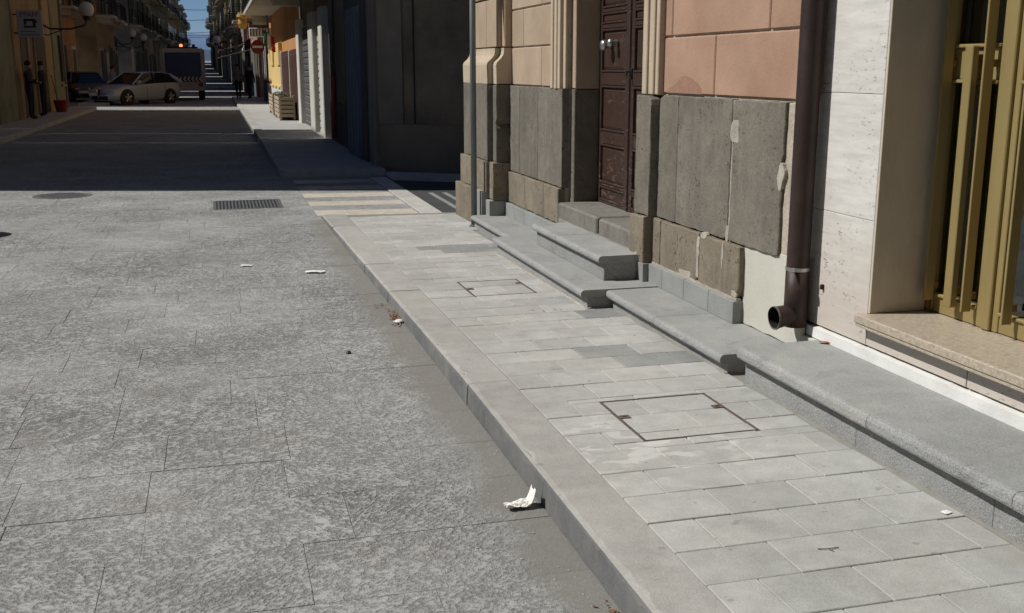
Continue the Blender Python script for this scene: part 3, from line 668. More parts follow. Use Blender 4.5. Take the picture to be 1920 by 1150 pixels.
# left pier
for i, (a, b, cut) in enumerate([(8.505, 9.19, []), (9.194, 9.80, [(9.5, 1.43, .03)]), (9.804, 10.135, [])]):
    hp('base_block', jag_poly(a, b, .622, 1.436, .003, .06, 50 + i, cut), 2.75, .06, 'lava_base', .005)
for i, (a, b) in enumerate([(8.52, 8.93), (8.935, 9.52), (9.525, 10.14)]):
    hp('base_block', jag_poly(a, b, .318, .614, .005, .06, 55 + i), 2.726, .07, 'lava_low', .006)
for a, b in ((8.55, 8.93), (8.934, 9.45), (9.454, 9.80), (9.804, 10.135)): hb('plinth_block', 'plinth_grey', 2.70, 2.79, a, b, .15, .31, c=.003)
courses(8.87, 10.16, [9.75], [9.18], 'plaster_sand', 2.776)
mould(8.505, 8.868, [2.775, 2.745, 2.735, 2.752, 2.74, 2.76])
# inner reveal of the doorway
hb('jamb', 'lava_base', 2.83, 3.12, 8.42, 8.518, .30, 1.43, c=.006); hb('jamb', 'plaster_sand', 2.835, 3.12, 8.42, 8.518, 1.436, 2.76, c=.006)
hb('jamb', 'lava_base', 2.83, 3.12, 6.724, 6.84, .30, 1.43); hb('jamb', 'plaster_sand', 2.835, 3.12, 6.724, 6.84, 1.436, 2.76)
hb('threshold', 'lava_sill', 2.695, 3.10, 7.475, 8.415, .30, .512, c=.012); hb('threshold', 'lava_sill', 2.70, 3.10, 6.735, 7.44, .30, .508, c=.014)
hb('step_filling', 'joint', 2.68, 2.72, 6.74, 8.35, .30, .388, c=.002)
# wooden door
D = MB().box(3.062, 3.10, 6.842, 8.415, .515, 2.75).build('door', 'door_wood', H, xf=hf)
def db(name, *a, c=.004, m='door_wood'): return box(name, m, D, *a, c=c, xf=hf)
zr_ = [.515, .64, .985, 1.11, 1.47, 1.555, 1.915, 1.935, 2.035, 2.05, 2.50, 2.75]
for (ya, yb) in ((7.725, 8.405), (6.85, 7.70)):
    db('stile', 3.032, 3.063, ya, ya + .088, .516, 2.745); db('stile', 3.032, 3.063, yb - .06, yb, .516, 2.745)
    p0, p1 = ya + .09, yb - .062
    for (za, zb) in ((.516, .535), (.655, .672 + .005), (1.0, 1.10), (1.465, 1.565), (1.905, 1.94), (2.03, 2.06), (2.5, 2.6)):
        db('rail', 3.034, 3.063, p0, p1, za, zb, c=.005)
    for (za, zb) in ((.537, .653), (.68, .997), (1.103, 1.462), (1.568, 1.902), (1.943, 2.028), (2.063, 2.497)):
        # raised-and-fielded panel
        q = .035 if zb - za > .2 else .018; yy0, yy1 = p0 + .006, p1 - .006; z0, z1 = za + .004, zb - .004
        mb = MB(); mb.v = [Vector(v) for v in [(3.056, yy0, z0), (3.056, yy1, z0), (3.056, yy1, z1), (3.056, yy0, z1), (3.040, yy0 + q, z0 + q), (3.040, yy1 - q, z0 + q), (3.040, yy1 - q, z1 - q), (3.040, yy0 + q, z1 - q)]]
        mb.f = [(4, 5, 6, 7), (0, 1, 5, 4), (1, 2, 6, 5), (2, 3, 7, 6), (3, 0, 4, 7)]; mb.build('panel', 'door_wood', D, xf=hf)
        for (a, b, c_, d) in ((yy0 - .004, yy1 + .004, z0 - .004, z0 + .012), (yy0 - .004, yy1 + .004, z1 - .012, z1 + .004)): db('bead', 3.028, 3.06, a, b, c_, d, c=.004)
MB().tube([(3.03, 7.715, .52), (3.03, 7.715, 2.74)], .014, 8).build('astragal', 'door_wood', D, xf=hf)
k_ = MB().lathe((3.03, 8.13, 1.775), [(.028, 0), (.03, -.012), (.02, -.03), (.034, -.045), (.044, -.062), (.036, -.082), (.01, -.088)], 16, 'x').build('door_knob', 'steel', D, True, hf)
k_ = MB().lathe((3.03, 8.00, 1.79), [(.026, 0), (.028, -.012), (.016, -.03), (.03, -.045), (.034, -.06), (.024, -.075), (.008, -.08)], 16, 'x').build('door_knob', 'steel', D, True, hf)
MB().cbox(3.02, 3.036, 7.66, 7.69, 1.52, 1.60, .003).build('lock_plate', 'iron_dark', D, xf=hf)
MB().tube([(3.02, 7.675, 1.575), (2.99, 7.675, 1.575), (2.985, 7.675, 1.53)], .009, 8).build('lock_handle', 'iron_dark', D, xf=hf)
# corner pilaster
hp('base_block', jag_poly(10.29, 11.40, .70, 1.445, .003, .07, 61), 2.575, .24, 'lava_base', .006)
hp('base_block', jag_poly(10.145, 10.285, .70, 1.44, .004, .05, 62, [(10.145, 1.05, .07)]), 2.615, .2, 'lava_base', .006)
hp('base_block', jag_poly(10.28, 11.43, .40, .694, .003, .07, 63), 2.54, .27, 'lava_low', .006)
hp('base_block', jag_poly(10.13, 10.272, .33, .695, .006, .04, 64), 2.575, .23, 'lava_low', .006)
hp('base_block', jag_poly(10.60, 11.48, -.04, .394, .005, .07, 65), 2.492, .31, 'lava_low', .008)
hb('plinth_block', 'plinth_grey', 2.50, 2.80, 10.30, 10.592, .03, .40, c=.003); hb('plinth_block', 'plinth_grey', 2.54, 2.80, 10.142, 10.288, .12, .325, c=.003)
cav = [(2.80, 1.45), (2.578, 1.45), (2.574, 1.63), (2.582, 1.655), (2.60, 1.672), (2.625, 1.695), (2.645, 1.725), (2.652, 1.76), (2.652, 1.79), (2.80, 1.79)]
MB().extrude_y(cav, 10.30, 11.41).build('pilaster_base', 'plaster_cream', H, xf=hf)
cav2 = [(x + .045 if x < 2.7 else x, z) for x, z in cav]
MB().extrude_y(cav2, 10.16, 10.298).build('pilaster_base', 'plaster_cream', H, xf=hf)
z = 1.795; k = 0
while z < 9.0:
    for a, b in ([(10.27, 10.72), (10.732, 11.33)] if k % 2 == 0 else [(10.27, 11.0), (11.012, 11.33)]): hb('plaster_block', 'plaster_sand', 2.665, 2.80, a, b, z + .006, z + .46, c=.006)
    hb('plaster_block', 'plaster_sand', 2.705, 2.80, 10.165, 10.262, z + .006, z + .46, c=.006)
    z += .472; k += 1
# lit edge chip on the corner stone
# ------------------------------------------------------------------ white house with gold window
Wt = thing('white_house', 'house faced with pale travertine around a gold metal shop window', 'house', (2.9, 2, 0)); wf = lambda v: v - Wt.location
def wb(name, mat, *a, c=.003, parent=None): return box(name, mat, parent or Wt, *a, c=c, xf=wf)
MB().box(2.83, 8.9, 4.16, 4.795, -.05, 9.6).build('wall', 'interior', Wt, xf=wf)
MB().box(2.83, 3.2, 1.2, 4.155, -.05, .45).build('wall', 'interior', Wt, xf=wf)
MB().box(2.83, 8.9, 1.2, 4.155, 2.9, 9.6).build('wall', 'interior', Wt, xf=wf)
MB().box(2.83, 8.9, -9, 1.195, -.05, 9.6).build('wall', 'interior', Wt, xf=wf)
MB().box(6.6, 6.8, 1.2, 4.155, -.05, 2.9).build('back_wall', 'interior', Wt, xf=wf)
MB().box(3.2, 6.6, 1.2, 4.155, .3, .45).build('shop_floor', 'interior_floor', Wt, xf=wf)
zz = [.36, .93, 1.488, 2.06, 2.62, 3.2, 3.8, 4.4, 5, 5.6, 6.2, 6.8, 7.4, 8, 8.6, 9.5]
for a, b in zip(zz[:-1], zz[1:]):
    wb('travertine_panel', 'travertine', 2.812, 2.83, 4.145, 4.79, a + .001, b - .001, c=.0018)
    if a >= 2.9: 
        for c in (1.2, 1.95, 2.7, 3.45): wb('travertine_panel', 'travertine', 2.812, 2.83, c + .001, c + .692, a + .001, b - .001, c=.0018)
    for c in (-1.2, -.4, .4): wb('travertine_panel', 'travertine', 2.812, 2.83, c + .001, c + .798, a + .001, b - .001, c=.0018)
for c, d in ((3.45, 4.14), (2.70, 3.445), (1.95, 2.695), (1.2, 1.945)): wb('travertine_panel', 'travertine', 2.812, 2.83, c + .001, d, .362, .462, c=.0018)
mb = MB(); n = 110; q = random.Random(9)
for i in range(n + 1):
    yy = -2 + 6.78 * i / n; h_ = .346 + q.uniform(-.0025, .0025); mb.v += [Vector((2.792, yy, .298)), Vector((2.796, yy, h_)), Vector((2.83, yy, h_ + .006))]
for i in range(n): mb.f += [(i * 3, i * 3 + 1, i * 3 + 4, i * 3 + 3), (i * 3 + 1, i * 3 + 2, i * 3 + 5, i * 3 + 4)]
mb.build('skirting', 'white_skirting', Wt, xf=wf)
wb('reveal', 'reveal_stone', 2.815, 3.14, 4.132, 4.158, .51, 2.9, c=.002)
wb('window_sill', 'granite', 2.752, 3.2, 1.2, 4.16, .468, .5085, c=.005)
wb('sill_edge', 'granite', 2.758, 2.80, 1.2, 4.155, .452, .4675, c=.003)
F = wb('window_frame', 'gold_dark', 3.10, 3.17, 4.111, 4.131, .509, 2.9, c=.002)
def fb(name, mat, *a, c=.003): return box(name, mat, F, *a, c=c, xf=wf)
def leaf(y0, y1, sw=.035):
    fb('stile', 'gold_metal', 3.115, 3.165, y1 - sw, y1, .512, 2.88); fb('stile', 'gold_metal', 3.115, 3.165, y0, y0 + .045, .512, 2.88)
    fb('bottom_rail', 'gold_metal', 3.12, 3.16, y0 + .045, y1 - sw, .512, .585); fb('glazing_bead', 'gold_metal', 3.108, 3.16, y0 + .045, y1 - sw, .5855, .600)
    fb('mid_rail', 'gold_metal', 3.12, 3.16, y0 + .045, y1 - sw, 1.552, 1.684); fb('glazing_bead', 'gold_metal', 3.105, 3.16, y0 + .045, y1 - sw, 1.5365, 1.5515); fb('glazing_bead', 'gold_metal', 3.105, 3.16, y0 + .045, y1 - sw, 1.6845, 1.7)
    for a, b in ((.6, 1.537), (1.7, 2.87)): MB().box(3.138, 3.143, y0 + .045, y1 - sw, a, b).build('pane', 'window_glass', F, xf=wf)
leaf(3.755, 4.110, .012); leaf(2.72, 3.70); leaf(1.75, 2.66)
fb('mullion', 'gold_metal', 3.10, 3.17, 3.702, 3.753, .512, 2.88, c=.004); fb('mullion', 'gold_metal', 3.10, 3.17, 2.662, 2.718, .512, 2.88)
for yb, tall in ((4.079, 1), (3.93, 0), (3.824, 1), (3.574, 1), (3.43, 0), (3.30, 1), (3.15, 0), (3.0, 1)):
    if tall: b_ = fb('bar', 'gold_metal', 3.052, 3.100, yb - .006, yb + .006, .572, 2.88, c=.0015)
    else: b_ = fb('bar', 'gold_metal', 3.060, 3.092, yb - .026, yb + .026, .572, 1.692, c=.003)
    for zc in (.64, 1.62): MB().box(3.0925 if not tall else 3.1005, 3.121, yb - .006, yb + .006, zc - .015, zc + .015).build('bracket', 'gold_dark', b_, xf=wf)

sh = thing('added_shelf', 'shelf with pale boxes added behind the gold window glass to brighten the interior', 'shelf', (4.6, 3.3, .45))  # shelf and pale boxes added to lift the black interior behind the glass
for k, zc in enumerate((.35, .8, 1.25)):
    bo = MB().cbox(-.2, .2, -1.2, 1.0, zc, zc + .03, .004).build('board', 'wood_pale', sh)
    for j in range(6): MB().cbox(-.15, .1, -1.1 + j * .35, -1.1 + j * .35 + .14 + .03 * ((j * 7 + k) % 4), zc + .031, zc + .15 + .05 * ((j * 5 + k * 3) % 4), .006).build('box', ['plate_white', 'shutter_blue', 'panel_yellow', 'truck_white'][(j + k) % 4], bo)
for yy in (-1.2, 1.0): MB().cbox(-.2, .2, yy - .015, yy + .015, 0, 1.7, .004).build('side_panel', 'wood_pale', sh)

# drainpipe
t = thing('drainpipe', 'brown metal drainpipe with short outlet between the rose and white walls', 'drainpipe', (2.735, 4.64, .3)); df = lambda v: v - t.location
MB().tube([(2.735, 4.64, .345), (2.735, 4.64, .375), (2.735, 4.64, 9.2)], [.05, .056, .056], 24).build('pipe', 'brown_pipe', t, True, df)
MB().tube([(2.735, 4.64, .34), (2.735, 4.64, .64)], [.0575, .0575], 24).build('sleeve', 'brown_pipe', t, True, df)
mb = MB().tube([(2.745, 4.64, .397), (2.70, 4.64, .397), (2.65, 4.635, .393), (2.618, 4.63, .389)], [.052, .053, .054, .056], 28, caps=False)
ol = mb.build('outlet', 'brown_pipe', t, True, df)
MB().tube([(2.614, 4.63, .389), (2.66, 4.635, .393), (2.71, 4.64, .397), (2.74, 4.64, .398)], [.0525, .051, .050, .049], 28, caps=False).build('bore', 'iron_dark', ol, True, df)  # inside coloured dark to stand for the shade in the pipe mouth
mb = MB(); n_ = 28
for rr, xx in ((.0525, 2.614), (.0585, 2.612), (.0595, 2.620), (.0565, 2.624)):
    for k in range(n_): mb.v.append(Vector((xx, 4.63 + rr * math.cos(2 * math.pi * k / n_), .389 + rr * math.sin(2 * math.pi * k / n_))))
for a in range(3):
    for k in range(n_): mb.f.append((a * n_ + k, a * n_ + (k + 1) % n_, (a + 1) * n_ + (k + 1) % n_, (a + 1) * n_ + k))
mb.build('outlet_rim', 'rust_dark', t, False, df)
c_ = MB().lathe((2.735, 4.64, .632), [(.057, -.009), (.0605, -.009), (.0605, .009), (.057, .009)], 24).build('clamp', 'steel', t, False, df)
MB().cbox(2.662, 2.69, 4.585, 4.60, .622, .645, .002).build('clamp_bolt', 'steel', c_, xf=df)
MB().cbox(2.795, 2.815, 4.515, 4.53, .545, .57, .003).build('wall_bracket', 'iron_dark', t, xf=df)
for zc in (2.9, 4.9, 6.9): MB().lathe((2.735, 4.64, zc), [(.057, -.009), (.0605, -.009), (.0605, .009), (.057, .009)], 24).build('clamp', 'steel', t, False, df)

# pole with traffic sign (plate is above the picture, only its shadow shows)
t = thing('sign_pole', 'slim grey metal pole standing beside the corner pilaster', 'pole', (2.437, 10.36, zs(10.36)))
MB().tube([(0, 0, -.02), (0, 0, 3.3)], .03, 16).build('pole', 'pole_grey', t, True)
MB().lathe((0, 0, 0), [(.05, -.01), (.05, .012), (.033, .02)], 16).build('foot_collar', 'pole_grey', t)
sg = MB().cbox(-.25, .25, -.045, -.035, 2.42, 2.92, .002).build('sign_plate', 'white_sign', t)
MB().box(-.06, .06, -.036, .034, 2.62, 2.66).build('bracket', 'steel', sg)

# litter
def crumple(name, label, loc, sx, sy, h, seed, rot=0, mat='paper', shape=None, cat='paper scrap'):
    q = random.Random(seed); nx, ny = 17, 11; mb = MB()
    fold = [(q.uniform(-1, 1), q.uniform(-1, 1), q.uniform(-.6, .6), q.uniform(.3, 1)) for _ in range(11)]
    for i in range(nx):
        for j in range(ny):
            u, v = -1 + 2 * i / (nx - 1), -1 + 2 * j / (ny - 1); u += q.uniform(-.03, .03); v += q.uniform(-.05, .05)
            z = sum(abs(a * u + b * v - c) * d for a, b, c, d in fold) / 11; z = abs(z - .45) * 1.6 + .12 * abs(math.sin(5.3 * u + 3.1 * v)) + .1 * abs(math.sin(7.1 * v - 2.3 * u))
            X, Y, Z = u * sx, v * sy, .004 + z * h
            if shape: X, Y, Z = shape(u, v, X, Y, Z, h)
            mb.v.append(Vector((X * math.cos(rot) - Y * math.sin(rot), X * math.sin(rot) + Y * math.cos(rot), Z)))
    for i in range(nx - 1):
        for j in range(ny - 1): mb.f.append((i * ny + j, (i + 1) * ny + j, (i + 1) * ny + j + 1, i * ny + j + 1))
    o = mb.build(name, mat); o.location = loc
    so = o.modifiers.new('thickness', 'SOLIDIFY'); so.thickness = .0012
    return tag(o, label, cat)
crumple('crumpled_paper', 'crumpled white paper napkin lying against the near kerb', (1.022, 3.58, .0), .056, .034, .05, 5, .1, shape=lambda u, v, X, Y, Z, h: (X * (1 - .25 * u), Y * (.7 + .3 * (1 - abs(u))), Z + (max(0, u - .35) ** 1.2) * .09))
crumple('flat_paper', 'flat white paper scrap on the road, right one of two', (.69, 8.51, .003), .075, .035, .022, 8, -.25)
crumple('flat_paper', 'tiny white paper scrap on the road, left one of two', (.17, 8.95, .003), .045, .02, .014, 9, -.2)
crumple('paper_scrap', 'white paper scrap among dry leaves in the gutter', (1.055, 6.62, .003), .03, .022, .03, 12, .5)
crumple('paper_scrap', 'tiny white scrap on the pavement near the long high step', (2.335, 2.90, zs(3)), .016, .012, .008, 13, .3)
crumple('red_scrap', 'red dry leaf scrap on the step corner below the drainpipe', (2.79, 4.42, .298), .04, .014, .012, 14, -.7, 'red_leaf', cat='leaf')
q = random.Random(21); mb = MB()
def leafm(mb, x, y, z, s, a, lift):
    pts = [(0, -1, 0), (.42, -.3, .18), (.3, .4, .1), (0, 1, .25), (-.3, .4, .12), (-.42, -.3, .2), (0, 0, 0)]
    k = len(mb.v)
    for p in pts:
        X, Y = p[0] * s * math.cos(a) - p[1] * s * math.sin(a), p[0] * s * math.sin(a) + p[1] * s * math.cos(a); mb.v.append(Vector((x + X, y + Y, z + .002 + p[2] * s * lift)))
    mb.f += [(k + i, k + (i + 1) % 6, k + 6) for i in range(6)]
for _ in range(70): leafm(mb, 1.045 + q.gauss(0, .02), 6.78 + q.gauss(0, .10), q.random() * .012, q.uniform(.008, .02), q.uniform(0, 6.3), q.uniform(.2, 1.4))
for _ in range(10): leafm(mb, 1.02 + q.gauss(0, .03), 7.15 + q.gauss(0, .05), q.random() * .008, q.uniform(.008, .018), q.uniform(0, 6.3), q.uniform(.2, 1.4))
for _ in range(26): leafm(mb, 1.05 + q.gauss(0, .02), 2.72 + q.gauss(0, .05), q.random() * .012, q.uniform(.006, .014), q.uniform(0, 6.3), q.uniform(.2, 1.4))
o = mb.build('dry_leaves', 'dry_leaf'); o['kind'] = 'stuff'; tag(o, 'small brown dry leaves gathered in the gutter along the kerb', 'leaves')
mb = MB()
for _ in range(260):
    y = q.uniform(2.4, 9); x = q.gauss(.98, .09)
    if x > 1.08: continue
    s = q.uniform(.0015, .0045); mb.cbox(x - s, x + s * q.uniform(.6, 1.4), y - s * 1.3, y + s * 1.3, 0, s * .8, s * .35)
o = mb.build('gutter_grit', 'grit'); o['kind'] = 'stuff'; tag(o, 'small pale grit scattered along the gutter', 'grit')
for (x, y, lab) in ((.655, 5.95, 'small dark pebble lying on the road away from the kerb'),):
    o = MB().lathe((0, 0, 0), [(.004, 0), (.014, .003), (.016, .009), (.010, .016), (.003, .019)], 9).build('pebble', 'iron_dark'); o.location = (x, y, 0); tag(o, lab, 'pebble')
o = MB().tube([(1.76, 2.765, zs(2) + .003), (1.79, 2.752, zs(2) + .006), (1.83, 2.758, zs(2) + .003)], .0016, 5).tube([(1.79, 2.752, zs(2) + .006), (1.80, 2.735, zs(2) + .003)], .001, 5).build('twig', 'twig'); tag(o, 'thin dry twig lying on the near pavement', 'twig')
o = MB(); 
for i in range(5): leafm(o, 2.02 + q.gauss(0, .05), 6.33 + q.gauss(0, .05), zs(6.3), .012, q.uniform(0, 6), .6)
o = o.build('fallen_leaves', 'dry_leaf'); o['kind'] = 'stuff'; tag(o, 'few small leaves on the pavement in front of the double step', 'leaves')
# unseen bin shape added left of the picture to cast a shadow into it
t = thing('shadow_bin', 'unseen bin shape added left of the picture to shadow the road', 'shadow caster', (-2.98, 11.52, 0))
MB().lathe((0, 0, 0), [(.2, 0), (.22, .05), (.25, .8), (.26, .82), (.24, .83)], 20).build('shadow_bin_body', 'iron_dark', t)
MB().lathe((0, 0, .83), [(.24, 0), (.2, .06), (.08, .1)], 20).build('shadow_bin_lid', 'iron_dark', t)
# ------------------------------------------------------------------ houses down the street
class House:
    def __init__(s, name, label, side, y0, y1, X, h, wall, depth=6.0, poly=None, group=None):
        s.t = thing(name, label, 'house', (X, (y0 + y1) / 2, zr((y0 + y1) / 2)), group); s.o = -side; s.X = X; s.z0 = s.t.location.z; s.h = h; s.y0, s.y1 = y0, y1
        s.f = lambda v: v - s.t.location
        sk = .2736 * depth if side < 0 else 0
        P = poly or ([(X, y0), (X + side * depth, y0 + sk), (X + side * depth, y1 + sk), (X, y1)])
        MB().prism(P, s.z0 - .6, s.z0 + h).build('wall', wall, s.t, xf=s.f)
    def b(s, name, mat, d0, d1, y0, y1, z0, z1, parent=None, c=.01):
        xs = sorted((s.X + s.o * d0, s.X + s.o * d1)); return box(name, mat, parent or s.t, xs[0], xs[1], y0, y1, z0 + s.z0, z1 + s.z0, c=c, xf=s.f)
    def cornice(s, mat='balcony_stone'):
        s.b('cornice', mat, -.2, .35, s.y0 + .02, s.y1 - .02, s.h - .25, s.h + .12, c=.03)
    def window(s, y, w, z0, z1, frame='stone_pale', pane='dark_glass', sill=True, shutters=None, glaz=True):
        f = s.b('window', frame, -.02, .06, y - w / 2 - .12, y + w / 2 + .12, z0 - .1, z1 + .14)
        p = s.b('pane', pane, .05, .075, y - w / 2, y + w / 2, z0, z1, f, c=.004)
        if sill: s.b('sill', frame, .04, .16, y - w / 2 - .16, y + w / 2 + .16, z0 - .18, z0 - .09, f)
        if glaz: s.b('mullion', 'shutter_brown', .07, .10, y - .03, y + .03, z0, z1, f, c=.004)
        if shutters:
            for k in (-1, 1):
                q = s.b('shutter', shutters, .065, .11, min(y + k * (w / 2 + .01), y + k * (w + .02)), max(y + k * (w / 2 + .01), y + k * (w + .02)), z0, z1, f)
        return f
    def door(s, y, w, z1, mat='shutter_brown', frame='stone_pale', slats=0):
        f = s.b('doorway', frame, -.02, .08, y - w / 2 - .16, y + w / 2 + .16, 0, z1 + .18)
        d = s.b('door', mat, .06, .095, y - w / 2, y + w / 2, .02, z1, f, c=.006)
        for k in range(slats): s.b('slat', mat, .09, .115, y - w / 2 + .02, y + w / 2 - .02, .08 + (z1 - .1) * k / slats, .08 + (z1 - .1) * (k + .75) / slats, f, c=.008)
        return f
    def balcony(s, y0, y1, z, d=1.0, th=.16, rail='iron_rail', cover=None, mat='balcony_stone'):
        sl = s.b('balcony', mat, -.05, d, y0, y1, z, z + th, c=.03)
        mb = MB(); xs = lambda q: s.X + s.o * q
        def bar(d0, d1, a, b, za, zb):
            q = sorted((xs(d0), xs(d1))); mb.box(q[0], q[1], a, b, za + s.z0, zb + s.z0)
        zt = z + th + 1.0; n = max(3, int((y1 - y0) / .14))
        bar(d - .07, d - .03, y0 + .03, y1 - .03, zt - .04, zt); bar(d - .07, d - .03, y0 + .03, y1 - .03, z + th + .08, z + th + .11)
        for i in range(n + 1):
            yy = y0 + .04 + (y1 - y0 - .08) * i / n; bar(d - .06, d - .045, yy - .008, yy + .008, z + th, zt)
        for yy in (y0 + .03, y1 - .05): bar(0, d - .05, yy, yy + .02, zt - .04, zt); [bar(.1 + j * .14, .115 + j * .14, yy, yy + .015, z + th, zt) for j in range(int((d - .15) / .14))]
        mb.build('railing', rail, sl, xf=s.f)
        for yy in (y0 + .3, y1 - .5): s.b('corbel', mat, 0, d * .7, yy, yy + .2, z - .28, z + .005, sl)
        return sl
# --- left side
L1 = House('corner_house', 'tall house on the left street corner, outside the picture, shading the road', -1, 16.3, 26.0, -5.6, 14.6, 'wall_cream'); L1.cornice()
Lb = House('corner_annexe', 'lower annexe joined to the left corner house, outside the picture', -1, 26.04, 29.5, -5.6, 8.7, 'wall_sand'); Lb.cornice(); Lb.door(27.7, 1.5, 2.7); Lb.window(27.7, 1.1, 4.4, 6.3, shutters='shutter_green')
for y in (18.0, 21.2, 24.3):
    L1.door(y, 1.4, 2.7); L1.window(y, 1.1, 4.6, 6.6, shutters='shutter_green'); L1.window(y, 1.1, 8.4, 10.2, shutters='shutter_green')
L2 = House('shop_house', 'low ochre house with a sewing shop doorway at the left edge', -1, 29.54, 45.5, -5.6, 7.0, 'wall_ochre', depth=4.5)
L2.cornice()
for a, b, m_ in ((31.2, 34.0, 'wall_green'), (34.25, 35.15, 'wall_yellow'), (40.4, 41.9, 'wall_yellow'), (42.2, 43.4, 'wall_green')): L2.b('pilaster', m_, -.02, .10, a, b, .0, 5.2, c=.02)
f_ = L2.door(36.4, 1.9, 3.1, 'black_plastic', 'wall_sand'); L2.b('door_leaf', 'wall_sand', .09, .13, 36.5, 37.0, .1, 2.9, f_)
f_ = L2.door(39.2, 1.5, 3.1, 'black_plastic', 'wall_sand')
L2.window(44.3, .8, 1.1, 2.8, 'wall_green', 'dark_glass')
L2.b('drainpipe', 'pole_grey', .02, .10, 45.2, 45.3, 0, 7.4)
for y in (32.5, 36.4, 40.2, 44.0): L2.window(y, 1.0, 4.5, 6.2, shutters='shutter_green')
walls = ['wall_orange', 'wall_ochre', 'wall_grey', 'wall_sand', 'wall_stone', 'wall_grey', 'wall_rose', 'wall_stone', 'wall_grey', 'wall_sand', 'wall_grey', 'wall_stone']
lab_l = ['orange house with grey balconies behind the silver car', 'ochre house with green balcony, second beyond the silver car', 'grey balconied house left of the truck', 'sand coloured house left of the truck roof',
         'stone house of the left row, about halfway down the street', 'grey house of the left row beyond the halfway stone house', 'rose house of the left row far down the street', 'far stone house of the left row',
         'far grey house of the left row', 'far sand house of the left row', 'second farthest house of the left row', 'farthest house of the left row against the sky']
rl = random.Random(15); y = 49.6
def bays(h, y0, y1, far, floors):
    n = max(2, int((y1 - y0) / (3.2 if not far else 4.2))); bw = (y1 - y0) / n
    for i in range(n):
        yc = y0 + bw * (i + .5); m_ = rl.choice(['shutter_brown', 'shutter_green', 'shutter_grey', 'black_plastic', 'shutter_blue'])
        h.door(yc, rl.uniform(1.2, 1.9), rl.uniform(2.5, 2.9), m_, rl.choice(['stone_pale', 'wall_sand', 'wall_cream', 'wall_grey']))
        for k in range(1, floors):
            z = 1.0 + k * 3.7
            bal = rl.random() < .75
            h.window(yc, 1.05, z - (.0 if bal else -.6), z + 2.1, rl.choice(['stone_pale', 'wall_cream']), rl.choice(['dark_glass', 'shutter_brown', 'shutter_green']), not bal, rl.choice([None, 'shutter_brown', 'shutter_green']) if not far else None, not far)
            if bal: h.balcony(yc - bw * .42, yc + bw * .42, z - .3, rl.uniform(.75, 1.05))
for i in range(12):
    L = rl.uniform(11, 15) if i < 4 else rl.uniform(15, 21); floors = 3
    hh = [11.6, 11.2, 12.4, 11.5, 12.6, 11.4, 12.4, 11.8, 12.8, 11.6, 12.2, 11.2][i]
    h = House('street_house', lab_l[i], -1, y, y + L, (-7.2 if i == 0 else -6.3 if i == 1 else -5.6 if i < 3 else -5.6 + rl.uniform(-.2, .2)), hh, walls[i], depth=3.2); h.cornice()
    bays(h, y, y + L, i > 4, floors)
    y += L + [2.0, 2.6, 0.05, 3, .05, 3.5, 3.0, .05, 4, .05, 5, 0][i]
# --- right side
R1 = House('corner_house', 'dark grimy house on the right corner with stone door posts', 1, 16.7, 31.8, 2.43, 11.5, 'wall_mottled', poly=[(2.43, 16.73), (2.43, 31.8), (9, 31.8), (9, 12.5)])
R1.cornice()
f_ = R1.b('doorway', 'wall_dark', -.02, .09, 17.55, 20.2, 0, 3.0); d_ = R1.b('door', 'shutter_blue', .07, .12, 18.0, 19.75, .05, 2.6, f_)
for k in range(4): R1.b('door_panel', 'shutter_blue', .115, .14, 18.08 + .42 * k, 18.42 + .42 * k, .2, 2.45, f_)
for a, b in ((17.1, 17.52), (16.78, 17.05)): R1.b('quoin', 'wall_stone', -.02, .05, a, b, 0, 6.0)
R1.b('base_course', 'wall_dark', -.02, .04, 20.3, 23.6, 0, .9)
for y0_, y1_, zt_ in ((23.9, 24.6, 2.9), (26.2, 27.3, 2.9), (30.5, 31.3, 2.9)): R1.b('door_post', 'stone_pale', -.02, .16, y0_, y1_, 0, zt_, c=.02)
for y0_, y1_ in ((24.65, 26.15), (27.35, 30.45)):
    f_ = R1.b('rolling_shutter', 'shutter_grey', -.02, .02, y0_, y1_, 0, 2.7)
    for k in range(16): R1.b('slat', 'shutter_grey' if y0_ < 25 else 'wall_dark', .015, .045, y0_ + .02, y1_ - .02, .05 + k * .165, .05 + k * .165 + .14, f_, c=.02)
def aw(name, mat, a, b, z0, z1, d, parent=None):
    A = Vector((2.43, 16.73)); Dv = Vector((6.57, -4.23)).normalized(); Nv = Vector((Dv.y, -Dv.x)); Nv = Nv if Nv.y < 0 else -Nv
    P = [A + Dv * a + Nv * -.02, A + Dv * b + Nv * -.02, A + Dv * b + Nv * d, A + Dv * a + Nv * d]
    return MB().prism([(p.x, p.y) for p in P], z0, z1).build(name, mat, parent or R1.t, xf=R1.f)
f_ = aw('doorway', 'wall_stone', 2.6, 4.1, 0, 2.75, .06); aw('door', 'shutter_brown', 2.78, 3.92, .06, 2.6, .085, f_)
aw('base_course', 'wall_mottled', .05, 2.5, 0, .75, .03); aw('drainpipe', 'pole_grey', 1.55, 1.64, .76, 9, .10); aw('quoin', 'wall_stone', .02, .42, .76, 6, .03)
aw('cable', 'wire', .6, .615, .76, 6, .02)
R1.balcony(23.6, 31.6, 3.55, 1.1); R1.window(25.5, 1.2, 4.0, 6.3); R1.window(29, 1.2, 4.0, 6.3); R1.window(19, 1.2, 4.3, 6.3)
t = thing('red_downpipe', 'red lower length of downpipe on the dark corner house', 'drainpipe', (2.36, 22.6, .1))
MB().tube([(0, 0, .1), (0, 0, 1.35)], .055, 12).build('lower_pipe', 'pipe_red', t, True); MB().tube([(0, 0, 1.34), (.02, 0, 5.0)], .045, 12).build('upper_pipe', 'pole_grey', t, True)
R2 = House('orange_house', 'orange house with a deep balcony and sunlit yellow shop panels', 1, 31.85, 55, 2.43, 12, 'wall_orange')
R2.cornice()
